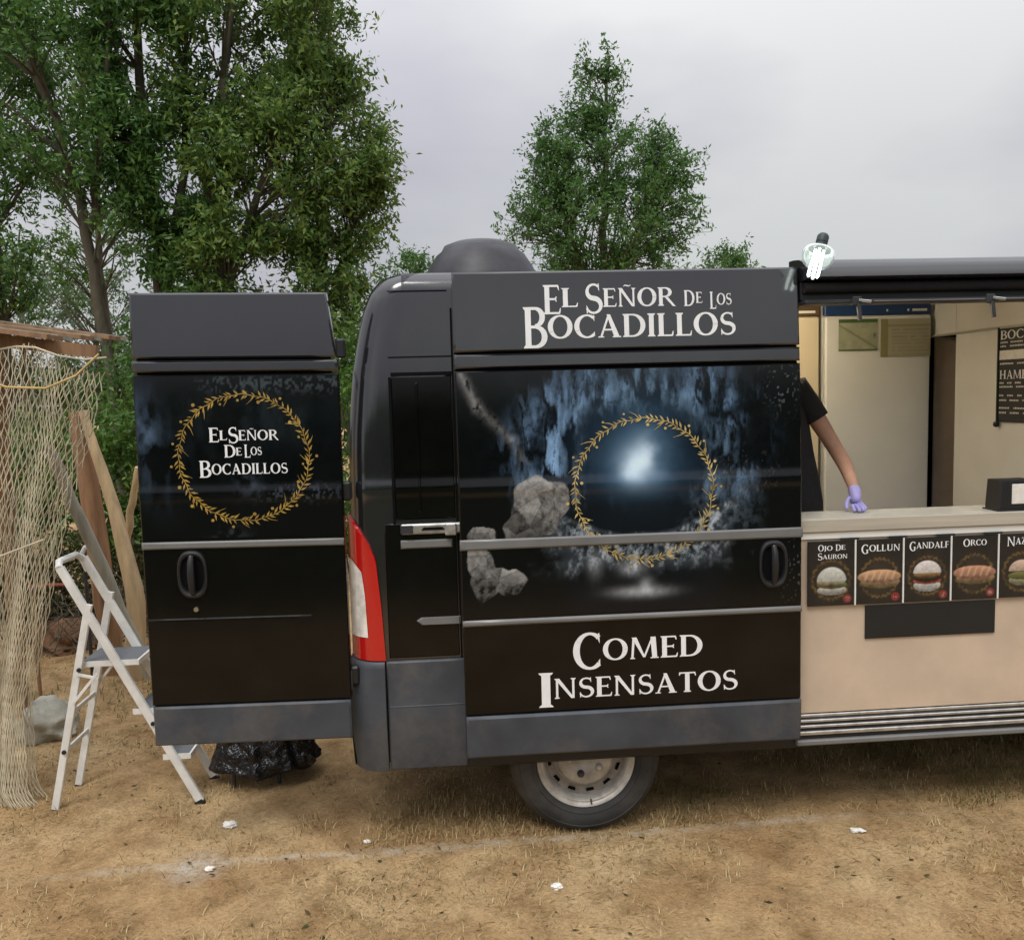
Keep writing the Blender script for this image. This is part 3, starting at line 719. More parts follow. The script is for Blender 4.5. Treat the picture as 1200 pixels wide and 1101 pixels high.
MB().lathe([(.42, .04), (.42, .35), (.0, .35)], (1.05, .0, .40), 'y', 32, 0, math.pi).build('wheel_arch', 'seam', van)

# --- sliding door, slid back
SD = lambda off: side(.09+off)
x0, x1 = .512, 1.985
door = panel(x0, x1, 1.03, 2.090, .09, .055, nx=10, nz=110).build('sliding_door', 'black_paint_shaded', van)
printed('printed_picture', lambda x, z: SD(.0008)(x, z), x0+.006, x1-.006, 1.052, 2.084, .0042, cave_art, 'print', door)
panel(x0, x1, .628, 1.022, .088, .055, nx=8, nz=8).build('lower_panel', 'black_paint_shaded', door)
panel(x0, x1, 2.168, 2.497, .092, .06, nx=8, nz=8, ch=.008).build('upper_panel', 'paint', door)
panel(x0, x1, 2.100, 2.159, .091, .05, nx=8, nz=3, ch=.008).build('waist_panel', 'paint', door)
panel(x0+.004, x1-.004, .60, 2.47, .070, .05, nx=4, nz=16).build('door_frame', 'seam', door)
panel(x0+.002, x1+.002, .436, .622, .098, .06, nx=8, nz=6, ch=.010).build('door_cladding', 'cladding', door)
panel(x0-.002, x1+.003, 1.343, 1.387, .100, .012, nx=8, nz=2, ch=.007).build('trim_highlight_strip', 'trim_highlight_grey', door)  # door crease as a raised grey bar, its highlight put into the colour
panel(x0, x1+.002, 1.016, 1.042, .098, .014, nx=8, nz=2, ch=.008).build('trim_highlight_strip', 'trim_highlight_grey', door)  # lower crease, highlight likewise put into the grey
lettering('lettering', [('E', .888, .962, 2.317, 2.438), ('L', .965, 1.036, 2.345, 2.424), ('S', 1.062, 1.138, 2.315, 2.442), ('EÑOR', 1.140, 1.446, 2.343, 2.420), ('D', 1.485, 1.531, 2.340, 2.406), ('E', 1.536, 1.564, 2.352, 2.398), ('L', 1.596, 1.624, 2.326, 2.398), ('OS', 1.626, 1.690, 2.343, 2.391),
    ('B', .802, .902, 2.178, 2.348), ('OCADILLOS', .905, 1.704, 2.216, 2.312)], lambda o: side(.092+o), 'letter_white', door)
lettering('lettering', [('C', .978, 1.102, .806, .966), ('OMED', 1.108, 1.545, .842, .936), ('I', .826, .890, .648, .800), ('NSENSATOS', .892, 1.698, .684, .772)], lambda o: side(.088+o), 'letter_white', door)
wreath('printed_wreath', 1.297, 1.575, .296, .300, lambda o: SD(o), 'pale_gold_print', door)
def handle(cx, cz, f, parent, w=.062, h=.108):
    ov = lambda a, s_: (cx+w*s_*math.copysign(abs(math.cos(a))**.75, math.cos(a)), cz+h*s_*math.copysign(abs(math.sin(a))**.75, math.sin(a)))
    n = 36; G_ = []
    for s_, o in ((1.0, .0), (.97, .012), (.88, .016), (.78, .012), (.72, .001)):
        G_.append([f(o)(*ov(2*math.pi*i/n, s_)) for i in range(n+1)])
    hb = MB().grid(G_).build('door_handle', 'black_plastic', parent)
    MB().add([f(.0016)(*ov(2*math.pi*i/n, .73)) for i in range(n)], [tuple(range(n))]).build('handle_recess', 'seam', hb, smooth=0)
    g = MB(); P_ = [Vector(f(.012)(cx, cz+h*.78)), Vector(f(.026)(cx, cz+h*.5)), Vector(f(.030)(cx, cz)), Vector(f(.026)(cx, cz-h*.5)), Vector(f(.012)(cx, cz-h*.78))]
    g.tube(P_, [.011, .014, .0155, .014, .011], 10).build('grip', 'black_plastic', hb)
    return hb
handle(1.856, 1.232, SD, door, .064, .105)

# --- right rear door, swung out in line with the side
TILT = R(.8)
def RD(off):
    def g(x, z):
        y = -.02-off+yp(z)*.8
        dx, dz = x-.03, z-1.4
        return (.03+dx*math.cos(TILT)+dz*math.sin(TILT)*0, y, 1.4+dz-dx*math.sin(TILT))
    return g
RDf = lambda off: RD(off)
def rpanel(*a, **k): return panel(*a, f=RDf, **k)
a0, a1 = -.806, .026
rdoor = rpanel(a0, a1, .708, 2.098, 0, .05, nx=8, nz=140).build('rear_door', 'black_paint_shaded', van)
printed('printed_picture', lambda x, z: RD(.0008)(x, z), a0+.006, a1-.004, 1.42, 2.09, .0052, rear_art, 'print', rdoor)
# upper part narrows towards the top like the body does
def RT(off):
    def g(x, z):
        k = max(0, (z-2.1)/.34); return RD(off)(x-(.042*k if x > -.2 else .0)*((x+.2)/.23 if x > -.2 else 0), z)
    return g
panel(a0, a1+.004, 2.164, 2.432, .002, .05, f=RT, nx=8, nz=6, ch=.008).build('upper_panel', 'paint', rdoor)
panel(a0, a1+.004, 2.106, 2.156, .004, .05, f=RT, nx=8, nz=3, ch=.010).build('waist_panel', 'paint', rdoor)
rpanel(a0+.01, a1-.03, .56, 2.40, -.020, .02, nx=4, nz=12).build('door_frame', 'seam', rdoor)
rpanel(a0+.002, a1-.004, .532, .702, .006, .05, nx=8, nz=5, ch=.008).build('door_cladding', 'cladding', rdoor)
rpanel(a0, a1-.002, 1.376, 1.406, .009, .012, nx=8, nz=2, ch=.006).build('trim_highlight_strip', 'trim_highlight_grey', rdoor)
rpanel(a0, a1-.15, 1.068, 1.082, .005, .012, nx=8, nz=2, ch=.006).build('door_crease', 'black_paint_shaded', rdoor)
lettering('lettering', [('E', -.512, -.470, 1.818, 1.878), ('L', -.469, -.437, 1.826, 1.866), ('S', -.434, -.392, 1.812, 1.880), ('EÑOR', -.391, -.229, 1.824, 1.866), ('D', -.452, -.405, 1.754, 1.806), ('E', -.404, -.380, 1.762, 1.794), ('L', -.370, -.345, 1.752, 1.806), ('OS', -.344, -.299, 1.762, 1.796), ('B', -.556, -.508, 1.672, 1.742), ('OCADILLOS', -.506, -.196, 1.684, 1.728)], RD, 'letter_white', rdoor)
wreath('printed_wreath', -.372, 1.752, .266, .262, RD, 'gold_print', rdoor, n=78, seed=4)
handle(-.607, 1.268, RD, rdoor, .062, .102)
MB().lathe([(0, -.030), (.010, -.030), (.012, -.024), (.012, -.010)], (-.600, .0, 1.128), 'y', 14).build('lock_cylinder', 'chrome', rdoor)
for z in (.80, 1.6, 2.2): MB().box(.02, .06, .0, .045, z-.04, z+.04, .008).build('hinge', 'black_plastic', rdoor)
# the other rear door stays shut
MB().box(.022, .037, 1.05, 1.88, .56, 2.30, .01).build('rear_door', 'black_paint_shaded', van)

# --- roof dome (ventilator)
dm = MB(); prof = [(.300, 0), (.298, .02), (.285, .05), (.262, .10), (.225, .155), (.18, .19), (.13, .212), (.07, .224), (0, .228)]
dome = dm.lathe(prof, (.672, .78, 2.535), 'z', 48).build('roof_dome', 'dark_metal', van, smooth=60)
MB().lathe([(.20, .178), (.185, .205), (.13, .226), (.06, .236), (0, .239)], (.672, .80, 2.535), 'z', 40).build('dome_cap', 'cladding', dome, smooth=60)
# --- awning cassette over the opening
pts = [(.075, 2.535), (.03, 2.534), (-.03, 2.527), (-.085, 2.508), (-.115, 2.478), (-.122, 2.445), (-.110, 2.436), (-.06, 2.434), (.075, 2.434)]
aw = MB(); ax0, ax1 = 1.992, 3.95
V = [(x, y, z) for x in (ax0, ax1) for y, z in pts]; n = len(pts)
aw.add(V, [(i, (i+1) % n, n+(i+1) % n, n+i) for i in range(n)]+[tuple(range(n)), tuple(range(n, 2*n))[::-1]])
awn = aw.build('awning_cassette', 'paint', van, smooth=45)
MB().box(ax0+.002, ax1, -.045, .03, 2.352, 2.434, .004).build('awning_roll', 'black_plastic', awn)
MB().tube([(ax0+.01, -.062, 2.405), (ax1-.01, -.062, 2.405)], .022, 12).build('rolled_fabric', 'black_cloth', awn)
MB().box(ax0+.002, ax1, -.098, .0, 2.334, 2.351, .004).build('front_rail', 'dark_metal', awn)
MB().box(ax0+.3, ax1, -.1005, -.0982, 2.340, 2.345, 0).build('rail_edge', 'trim_highlight_grey', awn)

# --- cab (out of frame to the right)
cst = [(4.28, 2.535, .05), (4.45, 2.44, .06), (4.75, 2.16, .09), (5.05, 1.86, .12), (5.28, 1.58, .13), (5.5, 1.38, .12), (5.78, 1.22, .13), (5.93, 1.0, .18), (5.98, .72, .24), (5.97, .40, .26)]
G = []
for x, h, ins in cst:
    row = [(x, ins-.02 if h > 1.5 else ins, .40)]
    for t in (.25, .5, .75, .93): row.append((x, ins+.01+.05*max(0, (h*t-1.3)), .40+(h-.40)*t))
    row += [(x, ins+.12, h-.01), (x, W/2, h+.02), (x, W-ins-.12, h-.01)]
    for t in (.93, .75, .5, .25): row.append((x, W-ins-.01-.05*max(0, (h*t-1.3)), .40+(h-.40)*t))
    row.append((x, W-ins, .40)); G.append(row)
MB().grid(G).build('cab', 'paint', van, smooth=40)
MB().add([(4.46, .26, 2.452), (4.46, W-.26, 2.452), (5.25, W-.30, 1.66), (5.25, .30, 1.66)], [(0, 1, 2, 3)]).build('windscreen', 'glass', van)
MB().add([(3.6, .03, 1.5), (4.75, .085, 1.5), (4.62, .115, 1.95), (4.3, .095, 2.2), (3.6, .055, 2.2)], [(0, 1, 2, 3, 4)]).build('cab_window', 'glass', van)
MB().box(5.55, 5.9, .10, .32, .95, 1.15, .05).build('headlight', 'clear_lens', van)
MB().box(5.55, 5.9, W-.32, W-.10, .95, 1.15, .05).build('headlight', 'clear_lens', van)
MB().box(4.72, 4.86, -.22, .02, 1.5, 1.86, .04).build('wing_mirror', 'black_plastic', van)
MB().box(5.5, 6.02, .22, W-.22, .34, .62, .06).build('front_bumper', 'cladding', van)

# --- interior
MB().box(.10, 3.5, .06, 1.98, .53, .60, 0).build('floor_board', 'dark_metal', van)
MB().box(.45, 3.45, .12, 1.92, 2.485, 2.50, 0).build('ceiling_lining', 'wall_white', van)
MB().box(.10, 3.45, 1.905, 1.93, .60, 2.485, 0).build('wall_lining', 'wall_white', van)
MB().box(1.0, 1.03, .12, 1.90, .60, 2.48, 0).build('rear_partition', 'wall_white', van)
MB().box(3.40, 3.43, .02, 1.104, .60, 2.484, .003).build('bulkhead', 'wall_white', van)
MB().box(3.40, 3.43, 1.104, 1.90, 2.262, 2.484, 0).build('bulkhead_header', 'wall_white', van)
MB().box(3.385, 3.399, .05, 1.9, 2.262, 2.274, .002).build('wall_moulding', 'counter_edge', van)
MB().box(3.435, 3.95, 1.36, 1.38, .60, 2.26, 0).build('cab_passage_panel', 'taupe_panel', van)
tlamp = MB().tube([(1.55, .75, 2.455), (2.35, .75, 2.455)], .016, 10).build('ceiling_lamp', 'warm_tube', van)
MB().box(1.53, 2.37, .71, .79, 2.474, 2.4848, .002).build('lamp_base', 'white_laminate', tlamp)
# counter
MB().box(2.003, 3.396, .002, .026, .520, 1.312, .002).build('counter_front', 'beige_panel', van)
MB().box(2.003, 3.396, -.006, .026, 1.313, 1.345, .003).build('counter_rail', 'white_laminate', van)
ct = MB().box(2.000, 3.397, -.016, .215, 1.346, 1.405, .004).build('counter_top', 'counter_edge', van)
MB().box(2.002, 3.395, -.012, .211, 1.4052, 1.4062, 0).build('worktop_surface', 'counter_top', ct)
MB().box(2.02, 3.38, .19, .205, .62, 1.345, 0).build('counter_back', 'white_laminate', van)

# ------------------------------------------------------------------ fridges inside
def fridge(x0, x1, yf, ztop, label, m, hdr, hx):
    t = thing('refrigerator', ((x0+x1)/2, yf+.25, .6), label, 'refrigerator')
    MB().box(x0, x1, yf+.045, yf+.55, .602, ztop+.065, .006).build('cabinet', m, t)
    MB().box(x0+.004, x1-.004, yf, yf+.042, .66, ztop, .008).build('door', m, t)
    h = MB().box(x0+.002, x1-.002, yf+.004, yf+.044, ztop+.006, ztop+.062, .003).build('header', hdr, t)
    for xa, xb in hx: MB().box(xa, xb, yf+.001, yf+.0045, ztop+.022, ztop+.036, 0).build('header_mark', 'white_laminate', h)
    MB().bar((x0+.06, yf-.012, .8), (x0+.06, yf-.012, 1.15), .016, .02).build('handle', 'alloy', t)
    return t
fridge(2.715, 3.368, 1.30, 2.395, 'tall white refrigerator with blue header and two papers taped on', 'white_laminate', 'blue_header', ((3.09, 3.10), (3.22, 3.23), (3.25, 3.34)))
fridge(2.03, 2.690, 1.31, 2.395, 'tall cream refrigerator with brown header behind the server', 'cream_laminate', 'brown_header', ((2.55, 2.66),))
def paper(name, x0, x1, z0, z1, y, colf, label, cat, step=.006):
    o = printed(name, lambda x, z: (x, y-.002*math.sin((x-x0)/(x1-x0)*3.1), z), x0, x1, z0, z1, step, colf, 'card_print', None, label=label, cat=cat)
    return o
def p1c(X, Z):
    c = np.zeros(X.shape+(3,))+np.array((.36, .37, .25)); n_ = fbm(X*30, Z*30, 4, 201)
    c = c*(.75+.5*n_)[..., None]; c = over(c, (.06, .12, .04), (Z > 2.352)*1.); c = over(c, (.10, .14, .06), (Z < 2.198)*1.)
    c = over(c, (.12, .15, .08), np.exp(-((Z-(2.34-.6*(X-2.80)))/.006)**2)*.8); c = over(c, (.08, .09, .05), np.exp(-((X-3.015)/.008)**2-((Z-2.28)/.015)**2)); return c
def p2c(X, Z):
    c = np.zeros(X.shape+(3,))+np.array((.40, .38, .26)); c = over(c, (.25, .24, .10), (X < 3.10)*1.)
    ln = (np.sin(Z*300) > .55)*(X > 3.12)*(X < 3.35)*(Z < 2.32)*(vnoise(X*40, np.floor(Z*48), 3) > .25); c = over(c, (.20, .19, .14), ln*.45)
    c = over(c, (.25, .23, .12), ((Z > 2.325)*(Z < 2.338))*.8); return c
paper('paper_notice', 2.795, 3.034, 2.19, 2.375, 1.294, p1c, 'small green and grey paper sheet taped on the white refrigerator', 'notice')
paper('paper_notice', 3.052, 3.360, 2.15, 2.372, 1.294, p2c, 'wide yellowish paper list taped on the white refrigerator', 'notice')

# menu board on the bulkhead (faces the rear of the van)
bx = 3.393
BY = lambda o: (lambda u, z: (bx-o, .69-u, z))     # u runs towards the camera
mb = thing('menu_board', (bx, .40, 1.78), 'dark chalkboard price list on the inner wall above the card reader', 'menu board')
MB().box(bx-.008, bx+.004, .04, .70, 1.775, 2.262, .002).build('board', 'black_plastic', mb)
fr = MB().tube([(bx-.010, .695, 1.765), (bx-.010, .695, 2.268)], .006, 8).build('frame_rod', 'black_plastic', mb)
MB().lathe([(0, -.016), (.012, -.012), (.016, 0), (.012, .012), (0, .016)], (bx-.012, .697, 1.762), 'z', 12).build('rod_knob', 'black_plastic', fr)
MB().box(bx-.0105, bx-.0085, .05, .685, 2.10, 2.148, 0).build('white_strip', 'litter_white', mb)
bd = lambda o: (lambda u, z: (bx-.0085-o, .68-u, z))
lettering('heading', [('BOCADILLOS', .0, .55, 2.205, 2.250), ('HAMBURGUESAS', .0, .60, 2.0, 2.045)], bd, 'letter_white', mb)
ln = MB(); rnd = random.Random(5)
for z in (2.185, 2.165, 2.075, 1.975, 1.955, 1.91, 1.885, 1.845, 1.82):
    u = .0
    for k in range(rnd.randint(2, 4)):
        w = rnd.uniform(.04, .12)
        for q in range(int(w/.012)): ln.add([bd(.001)(u+q*.012, z), bd(.001)(u+q*.012+.008, z), bd(.001)(u+q*.012+.008, z+rnd.uniform(.006, .010)), bd(.001)(u+q*.012, z+.008)], [(0, 1, 2, 3)])
        u += w+.02
ln.build('small_print', 'wall_white', mb, smooth=0)

# card reader on the counter
t = thing('card_reader', (3.02, .06, 1.407), 'black boxy card reader with white screen on the counter', 'card reader')
MB().prism([(2.935, 1.4085), (3.10, 1.4085), (3.10, 1.545), (2.945, 1.545)], .0, .10, ch=.008).build('casing', 'black_plastic', t)
MB().box(2.995, 3.085, -.0035, .004, 1.438, 1.528, .002).build('screen', 'litter_white', t)
MB().box(2.928, 3.12, -.006, .11, 1.4066, 1.4125, .001).build('base_plate', 'black_plastic', t)

# ------------------------------------------------------------------ menu cards
def card_paint(kind, cx, zc):
    def f(X, Z):
        u = (X-cx)/.11; v = (Z-zc)/.145
        c = np.zeros(X.shape+(3,))+np.array((.014, .012, .010)); n_ = fbm(X*40, Z*40, 4, 301+kind); c = c*(.6+.9*n_)[..., None]
        c = addc(c, (.035, .022, .010), np.exp(-(u**2+(v+.2)**2)/.35))
        # thin ring behind the food
        rr = np.hypot(u, (v+.20)*1.32); an = np.arctan2(v+.2, u)
        c = over(c, (.15, .09, .028), np.exp(-((rr-.78-.03*np.sin(an*21))/.05)**2)*(.35+.65*(vnoise(an*9, rr*3, kind) > .45)))
        t2 = fbm(X*90, Z*90, 3, 311)
        def ell(ex, ez, a, b, col, top=None, k=1.):
            nonlocal c
            e_ = np.hypot((u-ex)/a, (v-ez)/b); m_ = sstep(1.03, .95, e_)
            if top == 1: m_ = m_*(v > ez)
            if top == -1: m_ = m_*(v < ez)
            sh_ = (.62+.5*np.clip((v-ez)/b, -.6, 1)+.45*(t2-.5))[..., None]
            c = c*(1-m_[..., None])+np.array(col)*sh_*m_[..., None]
        if kind == 0:
            ell(.03, -.52, .62, .16, (.62, .58, .50)); ell(.05, -.36, .64, .12, (.16, .18, .06)); ell(-.10, -.32, .5, .08, (.34, .10, .05)); ell(.0, -.27, .60, .10, (.45, .42, .25)); ell(.02, -.24, .62, .44, (.62, .62, .55), 1)
        elif kind in (1, 3):
            cc = (.62, .36, .20) if kind == 1 else (.56, .28, .17)
            ell(.05, -.36, .78, .17, (.26, .25, .09)); ell(.05, -.32, .82, .16, (.45, .26, .14)); ell(.0, -.16, .92, .22, cc)
            for q in range(5): 
                m_ = np.exp(-((u-(-.55+.28*q)-.5*(v+.16))/.05)**2)*sstep(.2, .1, np.abs(v+.12)); c = over(c, (.72, .50, .33), m_*.5)
        elif kind == 2:
            ell(.0, -.50, .58, .20, (.68, .66, .60)); ell(.0, -.36, .60, .10, (.55, .10, .05)); ell(.0, -.26, .60, .14, (.05, .025, .015)); ell(.0, -.16, .58, .10, (.35, .20, .07)); ell(.0, -.12, .60, .40, (.74, .68, .64), 1)
        else:
            ell(.0, -.46, .55, .18, (.40, .36, .20)); ell(.0, -.32, .58, .13, (.20, .20, .06)); ell(.0, -.18, .56, .36, (.60, .44, .33), 1)
        e_ = np.hypot((u-.68), (v+.80)*1.32); m_ = sstep(.19, .16, e_)
        c = over(c, (.22, .03, .025), m_); c = over(c, (.40, .30, .25), m_*(e_ < .10)*(vnoise(X*300, Z*300, 2) > .5)*.6)
        return c
    return f
cards = [(2.042, 2.256, [('O', .075, .11, .042, .0), ('JO', .113, .145, 0, 0)], None)]
lab = ['menu card with pale burger under two lines of white lettering', 'menu card with long sandwich roll, second from the sliding door', 'menu card with white bun burger in the middle of the row', 'menu card with reddish sandwich roll above the notice right end', 'menu card cut off by the right picture edge']
words = [[('O', .046, .072, 1.262, 1.290), ('JO', .073, .112, 1.264, 1.285), ('D', .126, .150, 1.262, 1.290), ('E', .151, .172, 1.266, 1.286), ('S', .044, .066, 1.222, 1.254), ('AURON', .067, .180, 1.226, 1.246)],
         [('G', .022, .056, 1.242, 1.284), ('OLLUN', .058, .200, 1.252, 1.281)], [('G', .022, .052, 1.246, 1.288), ('ANDALF', .053, .205, 1.256, 1.284)], [('O', .050, .082, 1.256, 1.290), ('RCO', .084, .160, 1.260, 1.286)], [('N', .034, .072, 1.250, 1.292), ('AZGUL', .074, .196, 1.257, 1.287)]]
for i in range(5):
    xa = 2.041+.2222*i+.004; xb = xa+.2142; za, zb = (1.014, 1.306)
    t = thing('menu_card', ((xa+xb)/2, -.009, za), lab[i], 'menu card', 'menu cards hung along the counter')
    bdp = MB().box(xa, xb, -.0135, -.0072, za, zb, .0015).build('card', 'black_plastic', t)
    printed('food_picture', lambda x, z: (x, -.0142, z), xa+.002, xb-.002, za+.002, zb-.002, .0030, card_paint(i, (xa+xb)/2, (za+zb)/2), 'card_print', t)
    lettering('lettering', [(w, xa+a, xa+b, c_, d_) for w, a, b, c_, d_ in words[i]], lambda o: (lambda x, z: (x, -.0145-o*.6, z)), 'letter_white', t)
    MB().box(xb+.0005, xb+.0075, -.0165, -.0072, za-.002, zb+.002, .001).build('divider_strip', 'white_laminate', t)
    MB().box(xa+.15, xb+.02 if i < 4 else xb, -.017, -.0075, zb+.003, zb+.011, .001).build('hook', 'black_plastic', t)
MB().box(2.316, 2.926, -.006, .0018, .853, 1.004, .001).build('blank_notice', 'black_plastic', None, label='plain black rectangular panel below the menu cards', cat='panel')

# ------------------------------------------------------------------ clamps on the awning rail
for x, lb in ((2.216, 'small dark spring clamp on the rail above the papers'), (2.806, 'small dark spring clamp on the rail above the menu board')):
    t = thing('spring_clamp', (x, -.10, 2.34), lb, 'clamp', 'clamps on the awning rail')
    MB().box(x-.022, x+.018, -.112, -.1025, 2.322, 2.362, .004).build('jaw', 'dark_metal', t)
    MB().bar((x+.0, -.115, 2.33), (x+.006, -.118, 2.262), .016, .012, up=(0, 1, 0)).build('lower_arm', 'dark_metal', t)
    MB().bar((x+.0, -.118, 2.345), (x+.045, -.135, 2.336), .012, .010).build('lever', 'chrome', t)

# ------------------------------------------------------------------ lit lamp by the awning end
t = thing('work_lamp', (2.02, -.12, 2.45), 'lit spiral tube lamp in a clear glass shade above the sliding door corner', 'lamp')
axd = Vector((-.32, -.12, -1)).normalized(); top = Vector((2.048, -.15, 2.612))
fr_ = axd.to_track_quat('Z', 'Y').to_matrix()
def lampf(r_, h, a): 
    v = fr_ @ Vector((r_*math.cos(a), r_*math.sin(a), h)); p = top+v; return tuple(p)
def lathe_l(prof, n=32):
    b = MB(); b.grid([[lampf(r_, h, 2*math.pi*i/n) for r_, h in prof] for i in range(n+1)]); return b
lathe_l([(0, -.002), (.016, -.001), (.022, .006), (.024, .012), (.024, .034), (.022, .036), (.024, .038), (.024, .060), (.018, .066)]).build('socket', 'lamp_socket', t)
lathe_l([(.018, .052), (.036, .053), (.058, .066), (.066, .085), (.064, .108), (.053, .130), (.038, .142)]).build('glass_shade', 'lamp_glass', t, smooth=80)
lathe_l([(.028, .050), (.050, .062), (.054, .066), (.050, .068)]).build('collar', 'trim_highlight_grey', t)
for k in range(4):
    a = math.pi/4+k*math.pi/2
    MB().tube([lampf(.019, .064, a), lampf(.019, .178, a), lampf(.015, .186, a)], .0058, 8).build('light_tube', 'tube_glow', t)
MB().tube([(2.03, -.118, 2.46), (2.045, -.15, 2.52), tuple(top+Vector((.006, .02, -.03)))], .006, 8).build('arm', 'lamp_socket', t)

# ------------------------------------------------------------------ the server
def skinned(name, verts, edges, radii, m, parent, sub=2, root=0, **tagk):
    me = bpy.data.meshes.new(name); me.from_pydata(verts, edges, []); me.update()
    o = link(name, me, m, parent, **tagk)
    md = o.modifiers.new('skin', 'SKIN'); md.use_smooth_shade = True
    if not me.skin_vertices: me.attributes  # layer made by the modifier
    ly = me.skin_vertices[0].data if me.skin_vertices else None
    if ly is None:
        bpy.context.view_layer.objects.active = o; bpy.ops.mesh.customdata_skin_add(); ly = me.skin_vertices[0].data
    for i, r_ in enumerate(radii):
        ly[i].radius = r_ if hasattr(r_, '__len__') else (r_, r_); ly[i].use_root = (i == root)
    s2 = o.modifiers.new('sub', 'SUBSURF'); s2.levels = sub; s2.render_levels = sub
    return o
def chain(*names): return [(a, b) for a, b in zip(names, names[1:])]
J = {'pelvis': (2.15, .50, 1.50), 'belly': (2.125, .50, 1.64), 'chest': (2.085, .49, 1.82), 'upchest': (2.055, .49, 1.955), 'neck': (2.04, .475, 2.055), 'skull': (2.035, .455, 2.15), 'crown': (2.03, .455, 2.29), 'chin': (2.035, .385, 2.155),
     'hem': (2.165, .50, 1.34), 'lsh': (2.205, .475, 1.965), 'lup': (2.275, .46, 1.86), 'lel': (2.368, .425, 1.688), 'lfo': (2.375, .32, 1.605), 'lwr': (2.362, .205, 1.505), 'lhand': (2.352, .165, 1.455),
     'rsh': (1.885, .49, 1.965), 'rup': (1.85, .50, 1.84), 'rel': (1.825, .50, 1.68), 'rfo': (1.82, .42, 1.56), 'rwr': (1.83, .33, 1.46), 'rhand': (1.835, .29, 1.42),
     'lhip': (2.20, .50, 1.45), 'lkn': (2.215, .48, 1.05), 'lan': (2.215, .51, .68), 'ltoe': (2.225, .37, .635), 'rhip': (2.01, .50, 1.45), 'rkn': (2.0, .48, 1.05), 'ran': (2.0, .51, .68), 'rtoe': (1.99, .37, .635)}
Rd = {'hem': (.1, .1), 'pelvis': (.11, .085), 'belly': (.10, .085), 'chest': (.11, .09), 'upchest': (.085, .07), 'neck': .052, 'skull': (.072, .085), 'crown': (.06, .075), 'chin': .045, 'lsh': .062, 'lup': .050, 'lel': .040, 'lfo': .038, 'lwr': .026, 'lhand': (.022, .034), 'rsh': .062, 'rup': .050, 'rel': .040, 'rfo': .038, 'rwr': .026, 'rhand': (.022, .034),
      'lhip': .085, 'lkn': .055, 'lan': .036, 'ltoe': .034, 'rhip': .085, 'rkn': .055, 'ran': .036, 'rtoe': .034}
ED = chain('pelvis', 'belly', 'chest', 'upchest', 'neck', 'skull', 'crown')+[('skull', 'chin')]+chain('upchest', 'lsh', 'lup', 'lel', 'lfo', 'lwr', 'lhand')+chain('upchest', 'rsh', 'rup', 'rel', 'rfo', 'rwr', 'rhand')+chain('pelvis', 'lhip', 'lkn', 'lan', 'ltoe')+chain('pelvis', 'rhip', 'rkn', 'ran', 'rtoe')
def skin_subset(name, keys, m, parent, grow, edges=None, move=None, **tagk):
    keys = list(keys); ix = {k: i for i, k in enumerate(keys)}; mv = move or {}
    E_ = edges or [(a, b) for a, b in ED if a in ix and b in ix]
    rad = []
    for k in keys:
        r_ = Rd[k]; r_ = r_ if hasattr(r_, '__len__') else (r_, r_); rad.append((r_[0]+grow, r_[1]+grow))
    return skinned(name, [mv.get(k, J[k]) for k in keys], [(ix[a], ix[b]) for a, b in E_], rad, m, parent, **tagk)
per = thing('person', (2.1, .5, .6), 'server in black t-shirt with bare arm and lilac glove resting on the counter', 'person')
skin_subset('body', [k for k in J if k != 'hem'], 'skin', per, 0.)
_slv = tuple(Vector(J['lup']).lerp(Vector(J['lel']), .10)); slr = tuple(Vector(J['rup']).lerp(Vector(J['rel']), .10))
def loft(b, rings, n=28, seed=0, wr=.008):
    """rings: (centre, half width x, half depth y)"""
    G_ = []
    for k, (c, rx_, ry_) in enumerate(rings):
        row = []
        for i in range(n+1):
            a = 2*math.pi*(i % n)/n; f_ = 1+wr*6*(float(vnoise(np.array(math.cos(a)*2+k*.6), np.array(math.sin(a)*2+seed), 5+seed))-.5)
            row.append((c[0]+rx_*f_*math.cos(a), c[1]+ry_*f_*math.sin(a), c[2]+.004*math.sin(a*3+k)))
        G_.append(row)
    b.grid(G_); return b
sb = loft(MB(), [((2.165, .50, 1.30), .178, .135), ((2.160, .50, 1.42), .176, .132), ((2.145, .50, 1.54), .168, .125), ((2.125, .50, 1.66), .162, .120), ((2.10, .49, 1.78), .168, .124), ((2.075, .49, 1.88), .175, .120), ((2.055, .485, 1.96), .165, .100), ((2.045, .48, 2.01), .120, .080), ((2.04, .475, 2.045), .070, .062)])
def sleeve(b, sh_, el_, t1):
    A_ = Vector(sh_); B_ = Vector(sh_).lerp(Vector(el_), t1); ctr = Vector((2.06, .48, 1.94))
    b.tube([tuple(ctr.lerp(A_, .45)), tuple(A_+Vector((0, 0, .004))), tuple(A_.lerp(B_, .5)), tuple(B_), tuple(B_.lerp(A_, .03))], [.074, .072, .066, .063, .050], 16, cap=False)
sleeve(sb, J['lsh'], J['lel'], .50); sleeve(sb, J['rsh'], J['rel'], .50)
sb.build('t_shirt', 'black_cloth', per, smooth=80)
tb_ = loft(MB(), [((2.165, .50, 1.22), .16, .125), ((2.155, .50, 1.40), .165, .125), ((2.15, .50, 1.50), .150, .115)])
for kx in ('l', 'r'):
    tb_.tube([J[kx+'hip'], tuple(Vector(J[kx+'hip']).lerp(Vector(J[kx+'kn']), .5)), J[kx+'kn'], tuple(Vector(J[kx+'kn']).lerp(Vector(J[kx+'an']), .6)), tuple(Vector(J[kx+'an'])-Vector((0, 0, .03)))], [.105, .088, .070, .062, .062], 14)
tb_.build('trousers', 'black_cloth', per, smooth=80)
skinned('hair', [(2.03, .47, 2.30), (2.035, .52, 2.24), (2.035, .535, 2.15)], [(0, 1), (1, 2)], [(.078, .075), (.075, .07), (.055, .05)], 'hair', per)
